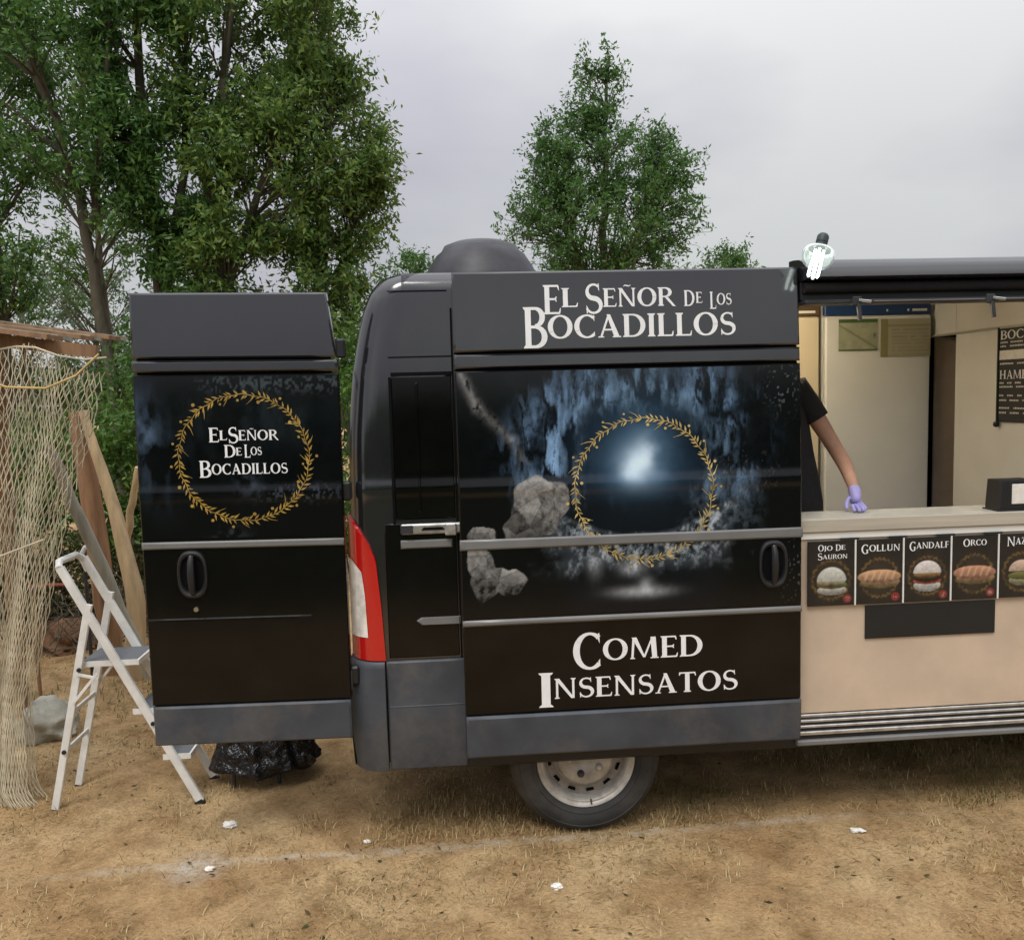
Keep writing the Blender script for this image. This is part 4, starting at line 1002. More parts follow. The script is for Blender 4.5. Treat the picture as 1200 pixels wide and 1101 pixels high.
for s_ in (-1, 1):
    e_ = MB().lathe([(0, -.012), (.008, -.009), (.011, 0), (.008, .009), (0, .012)], (2.035+s_*.03, .365, 2.205), 'y', 12).build('eye', 'white_laminate', per)
MB().tube([(2.035, .368, 2.205), (2.035, .345, 2.165), (2.035, .362, 2.155)], [.010, .015, .010], 8).build('nose', 'skin', per)
MB().bar((2.012, .338, 2.118), (2.058, .338, 2.118), .008, .012).build('mouth', 'skin', per)
# gloved hand: wrist, palm and five fingers resting on the worktop
gv = [(2.366, .222, 1.520), (2.360, .192, 1.492), (2.351, .170, 1.463), (2.344, .152, 1.440)]
ge = [(0, 1), (1, 2), (2, 3)]; gr = [.030, .031, (.026, .038), (.020, .038)]
fing = [((2.371, .158, 1.446), (2.378, .135, 1.432), (2.377, .118, 1.418), .0098), ((2.355, .146, 1.441), (2.358, .116, 1.430), (2.356, .094, 1.417), .0102), ((2.339, .143, 1.438), (2.338, .112, 1.428), (2.335, .090, 1.416), .0102), ((2.324, .146, 1.436), (2.319, .120, 1.427), (2.315, .101, 1.416), .0092), ((2.325, .182, 1.468), (2.304, .160, 1.446), (2.294, .138, 1.420), .0108)]
gl = skinned('glove', gv, ge, gr, 'glove', per)
for a, b, c_, r_ in fing:
    rt = Vector(gv[3] if a[1] < .165 else gv[2])
    rt = rt.lerp(Vector(a), .45)
    skinned('finger', [tuple(rt), a, b, c_], [(0, 1), (1, 2), (2, 3)], [r_*1.05, r_*1.05, r_, r_*.82], 'glove', gl, sub=2)

# ------------------------------------------------------------------ step ladder
t = thing('step_ladder', (-1.17, .71, 0), 'white folding step ladder with grey treads partly behind the open rear door', 'ladder')
yn, yf = .580, .850
A = (-1.409, 1.216); B = (-.817, .010); ap = (-1.287, 1.03); bk = (-1.516, .010)
for y, sgn in ((yn, 1), (yf, -1)):
    rl = MB().bar((A[0], y, A[1]), (B[0], y, B[1]), .022, .040, up=(1, 0, .5)).build('front_rail', 'white_coat', t)
    MB().bar((B[0]-.008, y, .016), (B[0]+.006, y, -.012), .026, .046, up=(1, 0, .5)).build('rubber_foot', 'black_plastic', rl)
    bl = MB().bar((ap[0], y+.0*sgn, ap[1]), (bk[0], y, bk[1]), .020, .036, up=(1, 0, 0)).build('back_rail', 'white_coat', t)
    MB().bar((bk[0]+.003, y, .014), (bk[0]-.002, y, -.012), .026, .042, up=(1, 0, 0)).build('rubber_foot', 'black_plastic', bl)
    MB().bar((-1.360, y-.014*sgn, .690), (-1.255, y-.014*sgn, .60) if 0 else (-1.26, y-.014*sgn, .665), .008, .014).build('brace', 'white_coat', t)
    MB().bar((-1.385, y-.016*sgn, .55), (-1.265, y-.016*sgn, .69), .006, .014).build('brace', 'white_coat', t)
    for px_, pz_ in ((-1.349, .712), (-1.448, .305), (-1.017, .425)):
        MB().lathe([(0, -.004), (.010, -.003), (.011, .004)], (px_, y-sgn*.018, pz_), 'y', 10).build('rivet', 'black_plastic', t)
MB().tube([(A[0]-.004, yn, A[1]-.004), (A[0]-.020, yn+.04, A[1]+.022), (A[0]-.020, yf-.04, A[1]+.022), (A[0]-.004, yf, A[1]-.004)], .017, 8).build('top_hoop', 'white_coat', t)
def tread(xa, xb, z, nm='tread'):
    o = MB().box(xa, xb, yn+.014, yf-.014, z-.010, z+.006, .003).build(nm, 'grey_tread', t)
    MB().box(xa-.004, xb+.004, yn+.0115, yn+.0138, z-.018, z+.010, 0).build('tread_rim', 'white_coat', o)
    MB().box(xb+.0005, xb+.012, yn+.012, yf-.012, z-.020, z+.008, .002).build('tread_rim', 'white_coat', o)
tread(-1.355, -1.085, .735, 'platform'); tread(-1.115, -.985, .485); tread(-.985, -.865, .245)
MB().bar((-1.448, yn, .305), (-1.448, yf, .305), .012, .022).build('back_stretcher', 'white_coat', t)
MB().bar((-1.40, yn, .50), (-1.40, yf, .50), .012, .022).build('back_stretcher', 'white_coat', t)

# ------------------------------------------------------------------ black bag on a low stand
t = thing('bag_stand', (-.57, .80, 0), 'low dark stand with two thin legs under the black plastic bag', 'stand')
for x, y in ((-.687, .73), (-.456, .73), (-.70, 1.0), (-.45, 1.0)): MB().tube([(x, y, .16), (x, y, -.01)], .010, 8).build('leg', 'dark_metal', t)
MB().box(-.73, -.43, .74, 1.02, .12, .15, .01).build('seat', 'dark_metal', t)
G = []; 
for i in range(97):
    a = 2*math.pi*i/96; row = []
    for j in range(61):
        v = j/60; k_ = 1.06-.75*max(0, v-.08) if v > .06 else .80+.26*(v/.06) if v > .012 else .05
        n1 = float(fbm(np.array(math.cos(a)*2.2+4), np.array(math.sin(a)*2.2+v*6), 4, 401, .55)); rdg = 1-abs(2*n1-1)
        n2 = float(fbm(np.array(math.cos(a)*5+9), np.array(math.sin(a)*5+v*11), 3, 409)); rd2 = 1-abs(2*n2-1)
        fold = .010*math.sin(a*11+1.5*math.sin(v*5))+.007*math.sin(a*19+v*4)+.030*(rdg-.75)
        x = -.545+(.262*k_+fold)*math.cos(a); y = .84+(.20*k_+fold)*math.sin(a); z = .065+.50*v+.015*(n2-.5)+.012*math.sin(a*5)
        row.append((x, y, z))
    G.append(row)
G[-1] = G[0]
MB().grid(G).build('plastic_bag', 'bag', None, smooth=70, label='crumpled shiny black plastic bag below the open rear door', cat='bag')

# ------------------------------------------------------------------ rock, litter
def blob(name, c, r3, m, seed, label, cat, rough=.35, n=28, group=None, sc=2.0):
    G = []
    for i in range(n+1):
        th = math.pi*i/n; row = []
        for j in range(2*n+1):
            ph = 2*math.pi*(j % (2*n))/(2*n); d = Vector((math.sin(th)*math.cos(ph), math.sin(th)*math.sin(ph), math.cos(th)))
            k = 1+rough*(float(fbm(np.array(d.x*sc+d.z*1.3*sc*.6+5), np.array(d.y*sc-d.z*sc*.8+9), 4, seed))-.5)*2
            row.append((c[0]+r3[0]*d.x*k, c[1]+r3[1]*d.y*k, c[2]+r3[2]*d.z*k))
        G.append(row)
    return MB().grid(G).build(name, m, None, smooth=50, label=label, cat=cat, group=group)
blob('boulder', (-2.03, 1.62, .085), (.19, .17, .135), 'rock', 501, 'pale grey boulder on the ground beside the hanging net', 'boulder')
blob('soil_mound', (-2.72, 3.55, .06), (.26, .22, .17), 'soil_red', 507, 'reddish earth mound behind the step ladder', 'mound', .5)
for i, (x, y, s_, lb) in enumerate(((-.612, .309, .034, 'crumpled white tissue on the ground below the black bag'), (.853, -.359, .022, 'white scrap on the bare earth at the bottom centre'), (2.245, -.095, .030, 'flat white scrap on the earth right of the wheel'), (-1.30, 1.55, .035, 'pale scrap lying behind the step ladder'), (-.60, -.06, .018, 'small white crumb on the powder patch'), (.05, .10, .014, 'tiny pale crumb beside the chalk line'))):
    blob('litter', (x, y, float(ground_z(np.array(x), np.array(y)))+.008), (s_, s_*.7, s_*.45 if i != 2 else s_*.22), 'litter_white', 520+i, lb, 'litter', .8, 10, 'scraps of litter', 3.)

# ------------------------------------------------------------------ net on a lean-to, poles
t = thing('lean_to_shelter', (-2.4, .9, 0), 'wooden lean-to roof edge with the fishing net hung from it', 'shelter')
def rough_plank(a, b, w, h, seed, n=14):
    a = Vector(a); b = Vector(b); tdir = (b-a).normalized(); up = Vector((0, 0, 1)); up = (up-tdir*up.dot(tdir)).normalized(); v = tdir.cross(up); G = []
    for i in range(n+1):
        p = a.lerp(b, i/n); row = []
        for j, (x, y) in enumerate(((-.5, -.5), (.5, -.5), (.5, .5), (-.5, .5), (-.5, -.5))):
            k = 1+.12*(float(vnoise(np.array(i*.7), np.array(j % 4*3.1), seed))-.5)
            row.append(tuple(p+v*x*w*k+up*y*h*k))
        G.append(row)
    m = MB().grid(G); m.add(G[0][:4], [(3, 2, 1, 0)]); m.add(G[-1][:4], [(0, 1, 2, 3)]); return m
rough_plank((-3.4, .66, 2.56), (-1.22, .72, 2.250), .04, .060, 3).build('edge_beam', 'wood_brown', t)
for k in range(6):
    y = .66+.19*k; rough_plank((-3.5, y, 2.635+.012*k), (-1.40-.03*(k % 2), y+.03, 2.320+.012*k), .175, .022, 7+k).build('roof_plank', 'wood_grey' if k % 2 else 'wood_brown', t)
MB().tube([(-3.2, .74, -.05), (-3.2, .74, 2.55)], .05, 10).build('post', 'wood_tan', t)
MB().tube([(-3.2, 1.55, -.05), (-3.2, 1.55, 2.6)], .05, 10).build('post', 'wood_tan', t)
MB().tube([(-2.12, 1.55, -.05), (-2.10, 1.52, 2.40)], .04, 10).build('post', 'wood_brown', t)

def net_mesh():
    rnd = np.random.RandomState(11); b = MB()
    redge = ip([(0.0, -1.60), (.10, -1.66), (.50, -1.665), (.98, -1.535), (1.48, -1.40), (1.80, -1.275), (2.1, -1.19), (2.245, -1.150)])
    ledge = ip([(0.0, -2.45), (.10, -2.40), (.50, -2.25), (.98, -2.40), (1.48, -2.5), (2.25, -2.75)])
    def pt(u, v, layer):
        # u 0..1 left to right, v 0..1 top to bottom
        sag = .10*math.sin(math.pi*((u*2.6) % 1))*(1-v)**3
        ztop = 2.245+(-1.16-(-2.75))*(1-u)*.14-sag; z = ztop+(0.012-ztop)*v
        x = ledge(z)+(redge(z)-ledge(z))*u**(.92)
        fold = .026*math.sin(u*26+layer*2)+.012*math.sin(u*47+v*3)
        gat = math.exp(-((z-.52)/.22)**2)
        y = .60+layer*.10+fold*min(1, (redge(z)-ledge(z))/1.4)+.06*v
        if z < .45: y -= .10*(.45-z)
        return (x, y, max(z, .012))
    for layer, (nu, nv) in enumerate(((50, 54), (30, 42))):
        for i in range(nu):
            pl = []; pr = []
            for j in range(nv+1):
                wob = rnd.uniform(-.3, .3)
                s_ = (.36 if j % 2 else .0)
                pl.append(pt(min(1, max(0, (i+s_+wob*.5)/nu)), j/nv, layer))
            b.tube(pl, .0026, 3, cap=False)
            pr = []
            for j in range(nv+1):
                s_ = (.44 if j % 2 else .80); wob = rnd.uniform(-.3, .3)
                pr.append(pt(min(1, max(0, (i+s_+wob*.5)/nu)), (j+wob*.2)/nv, layer))
            b.tube(pr, .0026, 3, cap=False)
    return b
t = thing('fishing_net', (-1.75, .62, 0), 'pale fishing net hanging from the lean-to and bunched on the ground', 'net')
net_mesh().build('mesh_cords', 'cord', t, smooth=0, kind='stuff')
MB().tube([(-2.6, .52, 2.35), (-2.2, .50, 2.26), (-1.75, .50, 2.16), (-1.55, .50, 2.085), (-1.38, .51, 2.075), (-1.25, .53, 2.13), (-1.15, .56, 2.23)], .006, 6).build('rope', 'rope', t)
MB().tube([(-2.75+.1*i, .62+.03*math.sin(i*1.3), 2.462-.0136*i-.05*abs(math.sin(i*.75))) for i in range(17)], .005, 6).build('head_rope', 'cord', t)
MB().tube([(-2.2, .50, 1.20), (-1.9, .49, 1.24), (-1.66, .51, 1.29), (-1.46, .55, 1.36)], .005, 6).build('cross_cord', 'cord', t)

def pole(name, P, r_, m, label, seed):
    P = [Vector(p) for p in P]; n = 16; pts = []; rr = []
    for i in range(n+1):
        s_ = i/n*(len(P)-1); k = min(int(s_), len(P)-2); p = P[k].lerp(P[k+1], s_-k)
        pts.append(p+Vector((float(vnoise(np.array(i*.5), np.array(1.), seed))-.5, float(vnoise(np.array(i*.5), np.array(9.), seed))-.5, 0))*.02)
        rr.append((r_[0]+(r_[1]-r_[0])*i/n)*(1+.12*(float(vnoise(np.array(i*.9), np.array(3.), seed))-.5)))
    MB().tube(pts, rr, 10).build(name, m, None, smooth=60, label=label, cat='pole', group='wooden poles by the net')
pole('wooden_pole', [(-2.06, 2.78, -.05), (-2.115, 2.8, .9), (-2.20, 2.82, 1.95)], (.082, .066), 'wood_brown', 'thick reddish brown wooden pole behind the step ladder top', 601)
pole('wooden_pole', [(-1.86, 2.60, -.05), (-1.80, 2.6, .60), (-1.93, 2.66, 1.20), (-2.13, 2.74, 1.95)], (.080, .030), 'wood_tan', 'slim tan pole leaning against the thick brown one', 602)
pole('wooden_pole', [(-2.02, 3.0, .80), (-1.92, 2.95, 1.2), (-1.83, 2.9, 1.52)], (.030, .024), 'wood_tan', 'short forked branch leaning right towards the rear door', 604)
pole('wooden_pole', [(-1.42, 1.70, .30), (-1.62, 1.62, 1.0), (-1.86, 1.55, 1.75)], (.036, .036), 'wood_grey', 'grey pole slanting up behind the net', 605)
MB().tube([(-2.25+.28*math.cos(R(a)), 3.0, .88+.33*math.sin(R(a))) for a in range(0, 181, 10)], .010, 8).build('hose_hoop', 'green_hose', None, label='thin green hoop arching behind the poles', cat='hoop')
t = thing('bracket', (-2.0, 2.3, 0), 'small white bent bracket beside the brown pole', 'bracket')
MB().tube([(-2.02, 2.35, .86), (-2.06, 2.35, .96), (-2.03, 2.36, 1.02), (-1.96, 2.37, 1.05)], .016, 8).build('tube', 'white_coat', t)
MB().tube([(-2.04, 2.36, -.02), (-2.04, 2.36, .90)], .012, 8).build('stem', 'dark_metal', t)
MB().tube([(-2.35, 2.2, .80), (-2.20, 2.2, .805), (-2.08, 2.2, .80)], .010, 6).build('red_stick', 'red_wood', None, label='thin red stick poking out behind the net', cat='stick')
MB().tube([(-2.32, 2.2, -.02), (-2.33, 2.2, .80)], .012, 6).build('support_stake', 'wood_brown', None, label='thin stake holding the red stick behind the net', cat='stake')

# ------------------------------------------------------------------ vegetation
def leaves_np(P, size, rnd, hang=.4, wr=.36, up=None):
    n = len(P); L = size*rnd.uniform(.65, 1.3, n)
    d = rnd.normal(size=(n, 3)); d[:, 2] -= hang; d /= np.linalg.norm(d, axis=1)[:, None]
    q = rnd.normal(size=(n, 3)); s_ = np.cross(d, q); s_ /= np.linalg.norm(s_, axis=1)[:, None]; nn = np.cross(d, s_)
    w = (L*wr*.5)[:, None]; L_ = L[:, None]
    a = P; b = P+d*L_*.45+s_*w+nn*w*.3; c = P+d*L_; e_ = P+d*L_*.45-s_*w+nn*w*.3
    V = np.stack([a, b, c, e_], 1).reshape(-1, 3); Q = np.arange(4*n).reshape(n, 4)
    return V, Q
def tree(name, label, trunk, r0, lobes, leafm, lsize, nleaf, seed, cat='tree', group=None, spray=.28, hang=.4, forks=()):
    """trunk: list of points; lobes: (centre, radii, clumps)"""
    rnd = np.random.RandomState(seed); T = [Vector(p) for p in trunk]
    t = thing(name, trunk[0], label, cat, group)
    n = 18; pts = []; rr = []
    for i in range(n+1):
        s_ = i/n*(len(T)-1); k = min(int(s_), len(T)-2); p = T[k].lerp(T[k+1], s_-k)
        wob = .05*(1+i*.05)
        pts.append(p+Vector(((rnd.rand()-.5)*wob, (rnd.rand()-.5)*wob, 0))); rr.append(max(.012, r0*(1-.85*i/n)*(1+.25*math.exp(-i*.9))))
    wood = MB().tube(pts, rr, 9); anchors = list(zip(pts, rr))
    for fk in forks:
        F_ = [Vector(p) for p in fk]; q = []; m_ = 10
        for i in range(m_+1):
            s_ = i/m_*(len(F_)-1); k = min(int(s_), len(F_)-2); q.append(F_[k].lerp(F_[k+1], s_-k)+Vector(((rnd.rand()-.5)*.06, (rnd.rand()-.5)*.06, 0)))
        rf = [r0*.55*(1-.8*i/m_) for i in range(m_+1)]; wood.tube(q, rf, 7); anchors += list(zip(q, rf))
    AP = np.array([tuple(a) for a, _ in anchors]); AR = np.array([r_ for _, r_ in anchors])
    C_ = []; 
    for c, r3, k in lobes:
        d = rnd.normal(size=(k, 3)); d /= np.linalg.norm(d, axis=1)[:, None]; rad = rnd.uniform(.25, 1, k)**(1/2.2)
        C_.append(np.array(c)+d*rad[:, None]*np.array(r3))
    C_ = np.concatenate(C_); Pl = []
    per_ = max(8, nleaf//len(C_))
    for c in C_:
        h = np.hypot(AP[:, 0]-c[0], AP[:, 1]-c[1]); cost = np.hypot(h, AP[:, 2]-(c[2]-.75*h-.1))
        k = int(np.argmin(cost+rnd.rand(len(cost))*.25)); a = AP[k]; L = np.linalg.norm(c-a)
        mid = (a+c)/2+np.array((rnd.normal()*.07*L, rnd.normal()*.07*L, .10*L))
        tt = np.linspace(0, 1, 6)[:, None]; cur = (1-tt)**2*a+2*tt*(1-tt)*mid+tt**2*c
        rb = min(AR[k]*.5, .010+.008*L)
        wood.tube([tuple(p) for p in cur], list(np.linspace(rb, .003, 6)), 4, cap=False)
        # side twigs carrying leaf sprays
        npk = int(per_*rnd.uniform(.5, 1.5)); nt_ = max(3, npk//9)
        td = rnd.normal(size=(nt_, 3)); td[:, 2] += .25; td /= np.linalg.norm(td, axis=1)[:, None]
        st_ = rnd.uniform(.55, 1, nt_)[:, None]; org = (1-st_)**2*a+2*st_*(1-st_)*mid+st_**2*c
        ln_ = spray*rnd.uniform(.4, 1.4, nt_)
        kk = rnd.randint(0, nt_, npk); s2 = rnd.uniform(.15, 1, npk)
        Pl.append(org[kk]+td[kk]*(ln_[kk]*s2)[:, None]+rnd.normal(size=(npk, 3))*spray*.10)
    wood.build('trunk', 'bark', t, smooth=60)
    V, Q = leaves_np(np.concatenate(Pl), lsize, rnd, hang)
    mknp('crown', V, Q, leafm, t)
    return t
G1 = 'tall trees behind the rear door'
tree('slender_tree', 'slim tree with leaning bare lower trunk beside the net', [(-3.0, 6.0, -.1), (-3.12, 6.0, 2.2), (-3.28, 6.0, 3.8), (-3.7, 6.0, 5.6), (-4.0, 6.1, 7.4)], .095,
     [((-3.6, 6, 5.4), (1.1, .9, 1.3), 60), ((-2.9, 6, 4.6), (.5, .6, .8), 18), ((-3.9, 6, 7.2), (1.1, .9, 1.0), 34), ((-2.9, 5.9, 2.3), (.35, .4, .6), 8)], 'leaf_dark', .082, 15000, 1, group=G1, forks=[[(-3.28, 6, 3.8), (-3.0, 6, 5.0), (-2.85, 6, 6.6)]])
tree('slender_tree', 'dark full tree rising behind the left edge of the rear door', [(-2.60, 6.4, -.1), (-2.66, 6.4, 3.0), (-2.75, 6.4, 5.2), (-2.72, 6.4, 7.8)], .125,
     [((-2.6, 6.4, 6.2), (1.0, .9, 1.9), 95), ((-2.5, 6.4, 4.4), (.65, .6, .9), 34), ((-2.2, 6.2, 3.6), (.5, .5, .7), 16)], 'leaf_dark', .082, 24000, 2, group=G1, forks=[[(-2.66, 6.4, 3.2), (-2.35, 6.4, 4.6), (-2.2, 6.4, 6.4)]])
tree('slender_tree', 'broad olive green tree directly above the open rear door', [(-1.95, 6.2, -.1), (-2.0, 6.2, 3.0), (-1.85, 6.2, 5.0), (-1.6, 6.2, 7.6)], .12,
     [((-1.5, 6.1, 6.1), (1.15, .9, 1.6), 110), ((-1.3, 6.1, 4.5), (1.05, .8, .9), 60), ((-1.7, 6.1, 3.5), (.8, .7, .7), 34)], 'leaf_olive', .082, 30000, 3, group=G1, forks=[[(-2.0, 6.2, 3.0), (-1.5, 6.1, 4.2), (-1.0, 6.1, 5.4)], [(-1.9, 6.2, 3.8), (-2.2, 6.2, 5.0), (-2.3, 6.2, 6.4)]])
tree('slender_tree', 'green tree forming the right edge of the clump beside the sky', [(-1.0, 6.6, -.1), (-.95, 6.6, 2.6), (-.85, 6.6, 4.2), (-.65, 6.6, 6.6)], .10,
     [((-.72, 6.6, 4.75), (.80, .7, 1.35), 84), ((-.95, 6.6, 6.3), (.62, .6, .95), 34), ((-.85, 6.5, 3.2), (.62, .6, .8), 40), ((-.28, 6.6, 4.5), (.33, .4, .8), 16)], 'leaf_olive', .080, 24000, 4, group=G1, forks=[[(-.95, 6.6, 2.8), (-.6, 6.6, 3.8), (-.35, 6.6, 4.9)]])
tree('slender_tree', 'leafy tree at the left picture edge above the lean-to', [(-4.5, 6.6, -.1), (-4.52, 6.6, 2.6), (-4.55, 6.6, 4.6), (-4.6, 6.6, 7.4)], .10,
     [((-4.6, 6.6, 5.8), (.95, .9, 1.9), 60), ((-4.5, 6.4, 3.6), (.55, .6, .7), 22)], 'leaf_dark', .082, 13000, 5, group=G1, forks=[[(-4.5, 6.6, 2.0), (-4.75, 6.6, 3.4), (-4.9, 6.6, 5.2)]])
tree('slender_tree', 'thin twin trunked tree at the far left behind the lean-to', [(-5.0, 7.4, -.1), (-4.95, 7.4, 3.0), (-5.0, 7.4, 5.0), (-5.2, 7.4, 7.4)], .075,
     [((-5.3, 7.4, 6.2), (.9, .9, 1.6), 40)], 'leaf_dark', .085, 6000, 6, group=G1)
tree('slender_tree', 'airy light green tree filling the gap beside the leaning trunk', [(-4.9, 10.5, -.1), (-4.85, 10.5, 3.0), (-4.9, 10.5, 5.2), (-5.1, 10.5, 8.4)], .085,
     [((-4.9, 10.5, 5.0), (1.1, .9, 1.5), 40), ((-5.2, 10.5, 7.4), (1.2, .9, 1.3), 40)], 'leaf_bush', .085, 8000, 61, group=G1)
tree('slender_tree', 'light green tree at the left picture edge behind the dark ones', [(-7.0, 10.8, -.1), (-7.0, 10.8, 3.0), (-7.1, 10.8, 8.0)], .085,
     [((-7.0, 10.8, 5.0), (1.0, .9, 1.8), 44), ((-6.6, 10.8, 7.6), (1.2, .9, 1.3), 34)], 'leaf_bush', .085, 8000, 62, group=G1)
# the free-standing tree behind the van roof
tree('bushy_tree', 'free-standing pointed green tree rising behind the van roof', [(3.45, 13, -.1), (3.55, 13, 3.5), (3.62, 13, 5.4), (3.75, 13, 8.3)], .15,
     [((3.6+(c[0]-3.6)*1.13, c[1], c[2]), (r3[0]*1.13, r3[1], r3[2]*1.03), k) for c, r3, k in [((3.6, 13, 5.2), (2.0, 1.7, .95), 150), ((2.95, 13, 6.1), (.75, .8, .9), 44), ((3.6, 13, 6.4), (1.45, 1.2, 1.0), 95), ((2.75, 13, 6.55), (.45, .5, .55), 18), ((4.75, 13, 6.35), (.55, .5, .65), 22), ((4.55, 13, 5.9), (.85, .8, .8), 44), ((3.45, 13, 7.55), (.50, .5, .62), 26), ((3.78, 13, 8.1), (.18, .25, .50), 9), ((4.55, 13, 6.95), (.25, .3, .35), 7), ((5.3, 13, 6.1), (.28, .3, .55), 9), ((2.3, 13, 5.6), (.50, .5, .55), 22), ((2.65, 13, 7.1), (.22, .3, .40), 7), ((3.3, 13, 8.25), (.1, .15, .22), 3), ((3.6, 13, 4.3), (1.7, 1.5, .6), 60)]],
     'leaf_mid', .098, 34000, 7, forks=[[(3.55, 13, 3.5), (3.0, 13, 4.8), (2.7, 13, 6.0)], [(3.58, 13, 3.8), (4.3, 13, 4.9), (4.7, 13, 6.0)]], spray=.30, hang=-.1)
tree('bushy_tree', 'small tree top just showing over the roof right of the pointed tree', [(6.35, 14, -.1), (6.4, 14, 2.6), (6.45, 14, 4.7)], .08, [((6.45, 14, 4.35), (.75, .6, .55), 30)], 'leaf_mid', .09, 3000, 8, group='small tree tops over the roof')
tree('bushy_tree', 'small tree top peeping out left of the roof dome', [(-.15, 13, -.1), (-.15, 13, 2.6), (-.12, 13, 4.6)], .08, [((-.12, 13, 4.2), (.8, .6, .58), 30)], 'leaf_mid', .09, 3000, 9, group='small tree tops over the roof')
# pale trees far behind, seen through the gaps
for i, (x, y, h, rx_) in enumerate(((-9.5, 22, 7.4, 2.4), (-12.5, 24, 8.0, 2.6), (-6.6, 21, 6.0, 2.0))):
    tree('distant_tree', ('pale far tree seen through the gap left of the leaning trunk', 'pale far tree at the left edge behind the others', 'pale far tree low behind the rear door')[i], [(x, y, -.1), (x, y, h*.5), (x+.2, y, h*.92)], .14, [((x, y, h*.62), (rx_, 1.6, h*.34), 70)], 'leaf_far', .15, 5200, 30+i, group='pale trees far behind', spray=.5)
def bush(name, label, c, r3, leafm, lsize, nleaf, seed, clumps=40, group='undergrowth behind the ladder'):
    rnd = np.random.RandomState(seed); x, y, z = c
    return tree(name, label, [(x, y, -.05), (x+.03, y, c[2]*.5), (x, y, c[2])], .025, [(c, r3, clumps)], leafm, lsize, nleaf, seed, 'bush', group, spray=.22, hang=.2, forks=[[(x, y, .0), (x-r3[0]*.4, y, c[2]*.6), (x-r3[0]*.6, y, c[2])], [(x, y, .0), (x+r3[0]*.4, y, c[2]*.6), (x+r3[0]*.6, y, c[2])]])
bush('bush', 'bright green bush between the net and the rear door', (-2.55, 4.3, 1.45), (.55, .5, .75), 'leaf_bush', .070, 5200, 41, 44)
bush('bush', 'dark bush filling the ground behind the net', (-3.7, 4.6, 1.0), (.95, .6, 1.05), 'leaf_dark', .075, 7000, 42, 60)
bush('bush', 'low dark bush behind the wooden poles', (-2.5, 4.9, .62), (.75, .5, .65), 'leaf_dark', .070, 5000, 43, 46)
bush('bush', 'dense bush hidden mostly behind the rear door', (-1.4, 5.0, 1.1), (.85, .6, 1.2), 'leaf_bush', .075, 5600, 44, 50)
bush('bush', 'bright shrub in the gap between rear door and van body', (-.55, 5.2, 1.7), (.62, .6, 1.35), 'leaf_bush', .072, 6400, 45, 56)
bush('bush', 'green shrub crown just above the lean-to beam', (-4.3, 8.6, 2.1), (.9, .7, .85), 'leaf_bush', .085, 4200, 46, 40)
bush('bush', 'wide dark hedge bush far left behind everything', (-6.2, 9.2, 1.1), (1.6, .9, 1.2), 'leaf_dark', .09, 7000, 47, 70)
bush('bush', 'wide dark hedge bush behind the leaning trunk', (-3.6, 9.4, .95), (1.5, .9, 1.05), 'leaf_dark', .09, 7000, 48, 70)
bush('bush', 'hedge bush far behind the van rear corner', (-.8, 9.6, 1.1), (1.6, .9, 1.2), 'leaf_dark', .09, 7000, 49, 70)
bush('bush', 'low brownish green bush behind the thick brown pole', (-2.9, 3.9, .45), (.55, .4, .5), 'leaf_dry', .065, 3800, 50, 36)
bush('bush', 'low tangled bush behind the ladder feet', (-1.9, 4.0, .40), (.55, .4, .45), 'leaf_dry', .065, 3600, 51, 36)
bush('bush', 'leafy bush behind the branch next to the rear door', (-1.85, 4.1, 1.25), (.45, .4, .7), 'leaf_olive', .065, 3600, 52, 36)
rnd_ = np.random.RandomState(88); tw = MB()
for k in range(420):
    p = np.array((rnd_.uniform(-3.4, -1.3), rnd_.uniform(3.1, 4.2), rnd_.uniform(.0, .45))); d = rnd_.normal(size=3); d[2] = abs(d[2])*.8; d = d/np.linalg.norm(d)*rnd_.uniform(.15, .5)
    tw.tube([tuple(p), tuple(p+d*.5+rnd_.normal(size=3)*.02), tuple(p+d)], [.006, .005, .002], 4, cap=False)
tw.build('brushwood', 'bark', None, smooth=0, kind='stuff', label='tangle of dry twigs behind the ladder')
# wood on the far side of the field, behind the viewer: mirrored in the paintwork
rnd = np.random.RandomState(77); n = 26000
wx = rnd.uniform(-45, 50, n); hh = 4.2+2.6*fbm(wx*.16+40, wx*0+3, 4, 701); wz = hh*rnd.uniform(0, 1, n)**.7; wy = -34+rnd.normal(size=n)*1.6
V, Q = leaves_np(np.stack([wx, wy, wz], 1), .75, rnd, 0., .8)
mknp('woodland', V, Q, 'leaf_dark', None, kind='stuff', label='line of trees across the field behind the viewer')
n = 16000; wx = rnd.uniform(-40, 45, n); hh = 2.0+1.6*fbm(wx*.3+80, wx*0+3, 4, 711); wz = hh*rnd.uniform(0, 1, n)**.8; wy = 27+rnd.normal(size=n)*.8
V, Q = leaves_np(np.stack([wx, wy, wz], 1), .42, rnd, 0., .7)
mknp('far_hedge', V, Q, 'leaf_far', None, kind='stuff', label='far green hedge closing off the field behind the van')

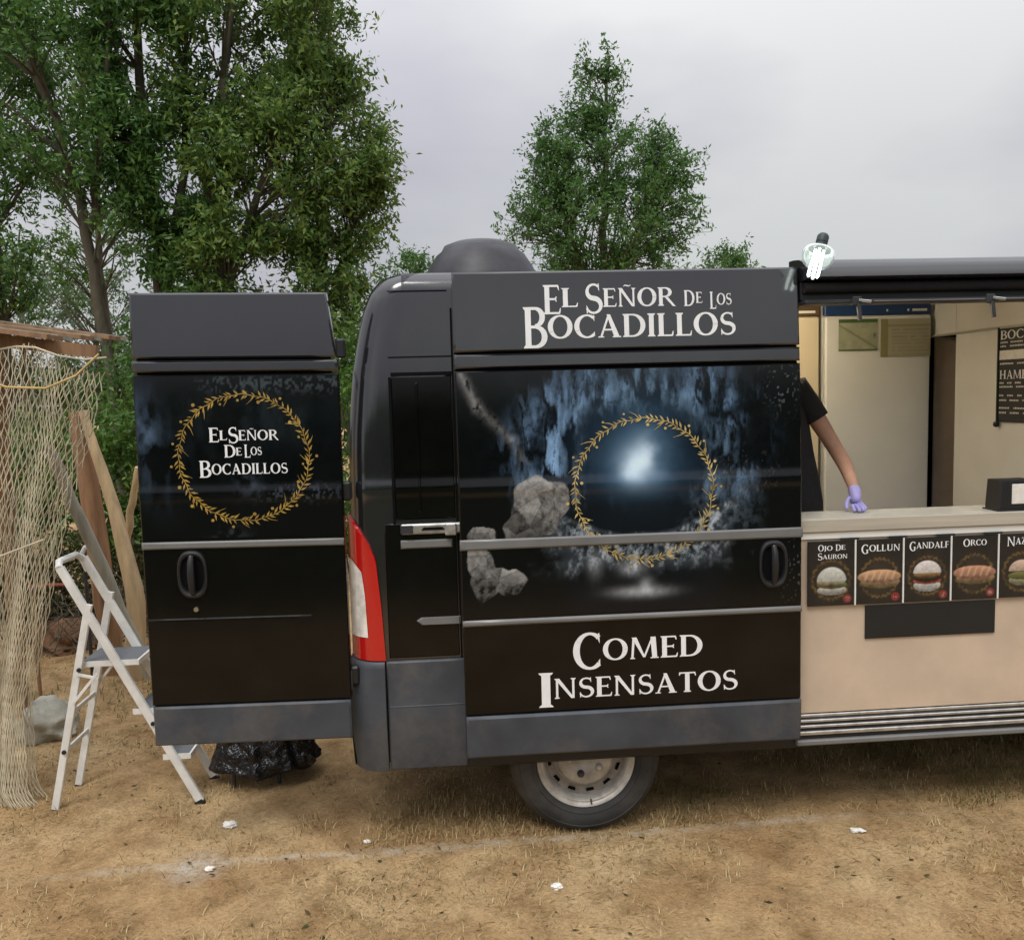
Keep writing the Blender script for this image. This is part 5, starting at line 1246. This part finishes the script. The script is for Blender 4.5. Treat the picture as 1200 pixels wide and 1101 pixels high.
# ------------------------------------------------------------------ dry grass on the ground
def blades(n, xr_, yr_, seed, hmin, hmax, lie, w=.0035, dens=None):
    rnd = np.random.RandomState(seed); x = rnd.uniform(*xr_, n); y = rnd.uniform(*yr_, n)
    if dens is not None:
        k = rnd.rand(n) < dens(x, y); x, y = x[k], y[k]; n = len(x)
    z = ground_z(x, y)-.003; h = rnd.uniform(hmin, hmax, n); a = rnd.uniform(0, 2*np.pi, n); ln_ = np.clip(rnd.normal(lie, .25, n), .05, 1.5)
    dx, dy = np.cos(a), np.sin(a); px, py = -dy, dx
    P0 = np.stack([x, y, z], 1); d = np.stack([dx*np.sin(ln_), dy*np.sin(ln_), np.cos(ln_)], 1); s_ = np.stack([px, py, px*0], 1)*(w*rnd.uniform(.6, 1.3, n))[:, None]
    bend = np.clip(ln_+.35, 0, 1.5); d2 = np.stack([dx*np.sin(bend), dy*np.sin(bend), np.cos(bend)], 1)
    m1 = P0+d*h[:, None]*.5; tip = m1+d2*h[:, None]*.5
    V = np.stack([P0-s_, P0+s_, m1+s_*.7, m1-s_*.7, tip], 1).reshape(-1, 3); o = np.arange(n)[:, None]*5
    Q = np.concatenate([o+np.array([[0, 1, 2, 3]]), o+np.array([[3, 2, 4, 4]])], 0)
    return V, o
def blade_obj(name, m, parts, label):
    Vs = []; F = []; off = 0
    for V, o in parts:
        Vs.append(V); nb = len(o); base = (o+off)
        F.append(np.concatenate([base+np.array([[0, 1, 2]]), base+np.array([[0, 2, 3]]), base+np.array([[3, 2, 4]])], 0)); off += len(V)
    mknp(name, np.concatenate(Vs), np.concatenate(F), m, None, kind='stuff', label=label)
tuft = lambda s_, k: (lambda x, y: np.clip((fbm(x*2.6, y*2.6, 5, s_, .6)-.47)*k*2.2, .03, 1))
blade_obj('dry_grass', 'straw', [blades(48000, (-2.6, 4.0), (-.95, 3.2), 801, .015, .060, 1.35, .0021, tuft(811, 4)), blades(30000, (-2.4, 4.0), (-.95, 1.6), 802, .015, .05, .75, .0022, tuft(823, 4)), blades(14000, (-.3, 3.6), (.05, .75), 803, .02, .06, .5, .002, tuft(829, 5)), blades(30000, (-4.5, 0), (1.2, 5.5), 804, .02, .07, 1.1, .003, tuft(841, 4))], 'short trampled straw scattered over the earth')
blade_obj('green_grass', 'grass_green', [blades(9000, (1.2, 3.9), (.12, .95), 805, .02, .065, .55, .0022, tuft(851, 4)), blades(4000, (-3.4, -.8), (1.8, 4.6), 806, .03, .10, .6, .003, tuft(853, 4))], 'thin greenish grass along the shade of the van')

rnd = np.random.RandomState(91); n = 700
lx = rnd.uniform(-2.8, 4.0, n); ly = rnd.uniform(-.95, 3.0, n); keep = fbm(lx*1.4, ly*1.4, 4, 861) > rnd.uniform(.35, .62, n); lx, ly = lx[keep], ly[keep]
P = np.stack([lx, ly, ground_z(lx, ly)+.004], 1); n = len(P); L = rnd.uniform(.012, .035, n)[:, None]; a = rnd.uniform(0, 6.28, n)
d = np.stack([np.cos(a), np.sin(a), rnd.normal(size=n)*.25], 1); q = np.stack([-np.sin(a), np.cos(a), rnd.normal(size=n)*.35], 1)
V = np.stack([P, P+d*L*.5+q*L*.25, P+d*L, P+d*L*.5-q*L*.25], 1).reshape(-1, 3)
mknp('leaf_litter', V, np.arange(4*n).reshape(n, 4), 'leaf_dry', None, kind='stuff', label='small dry leaves scattered over the earth')
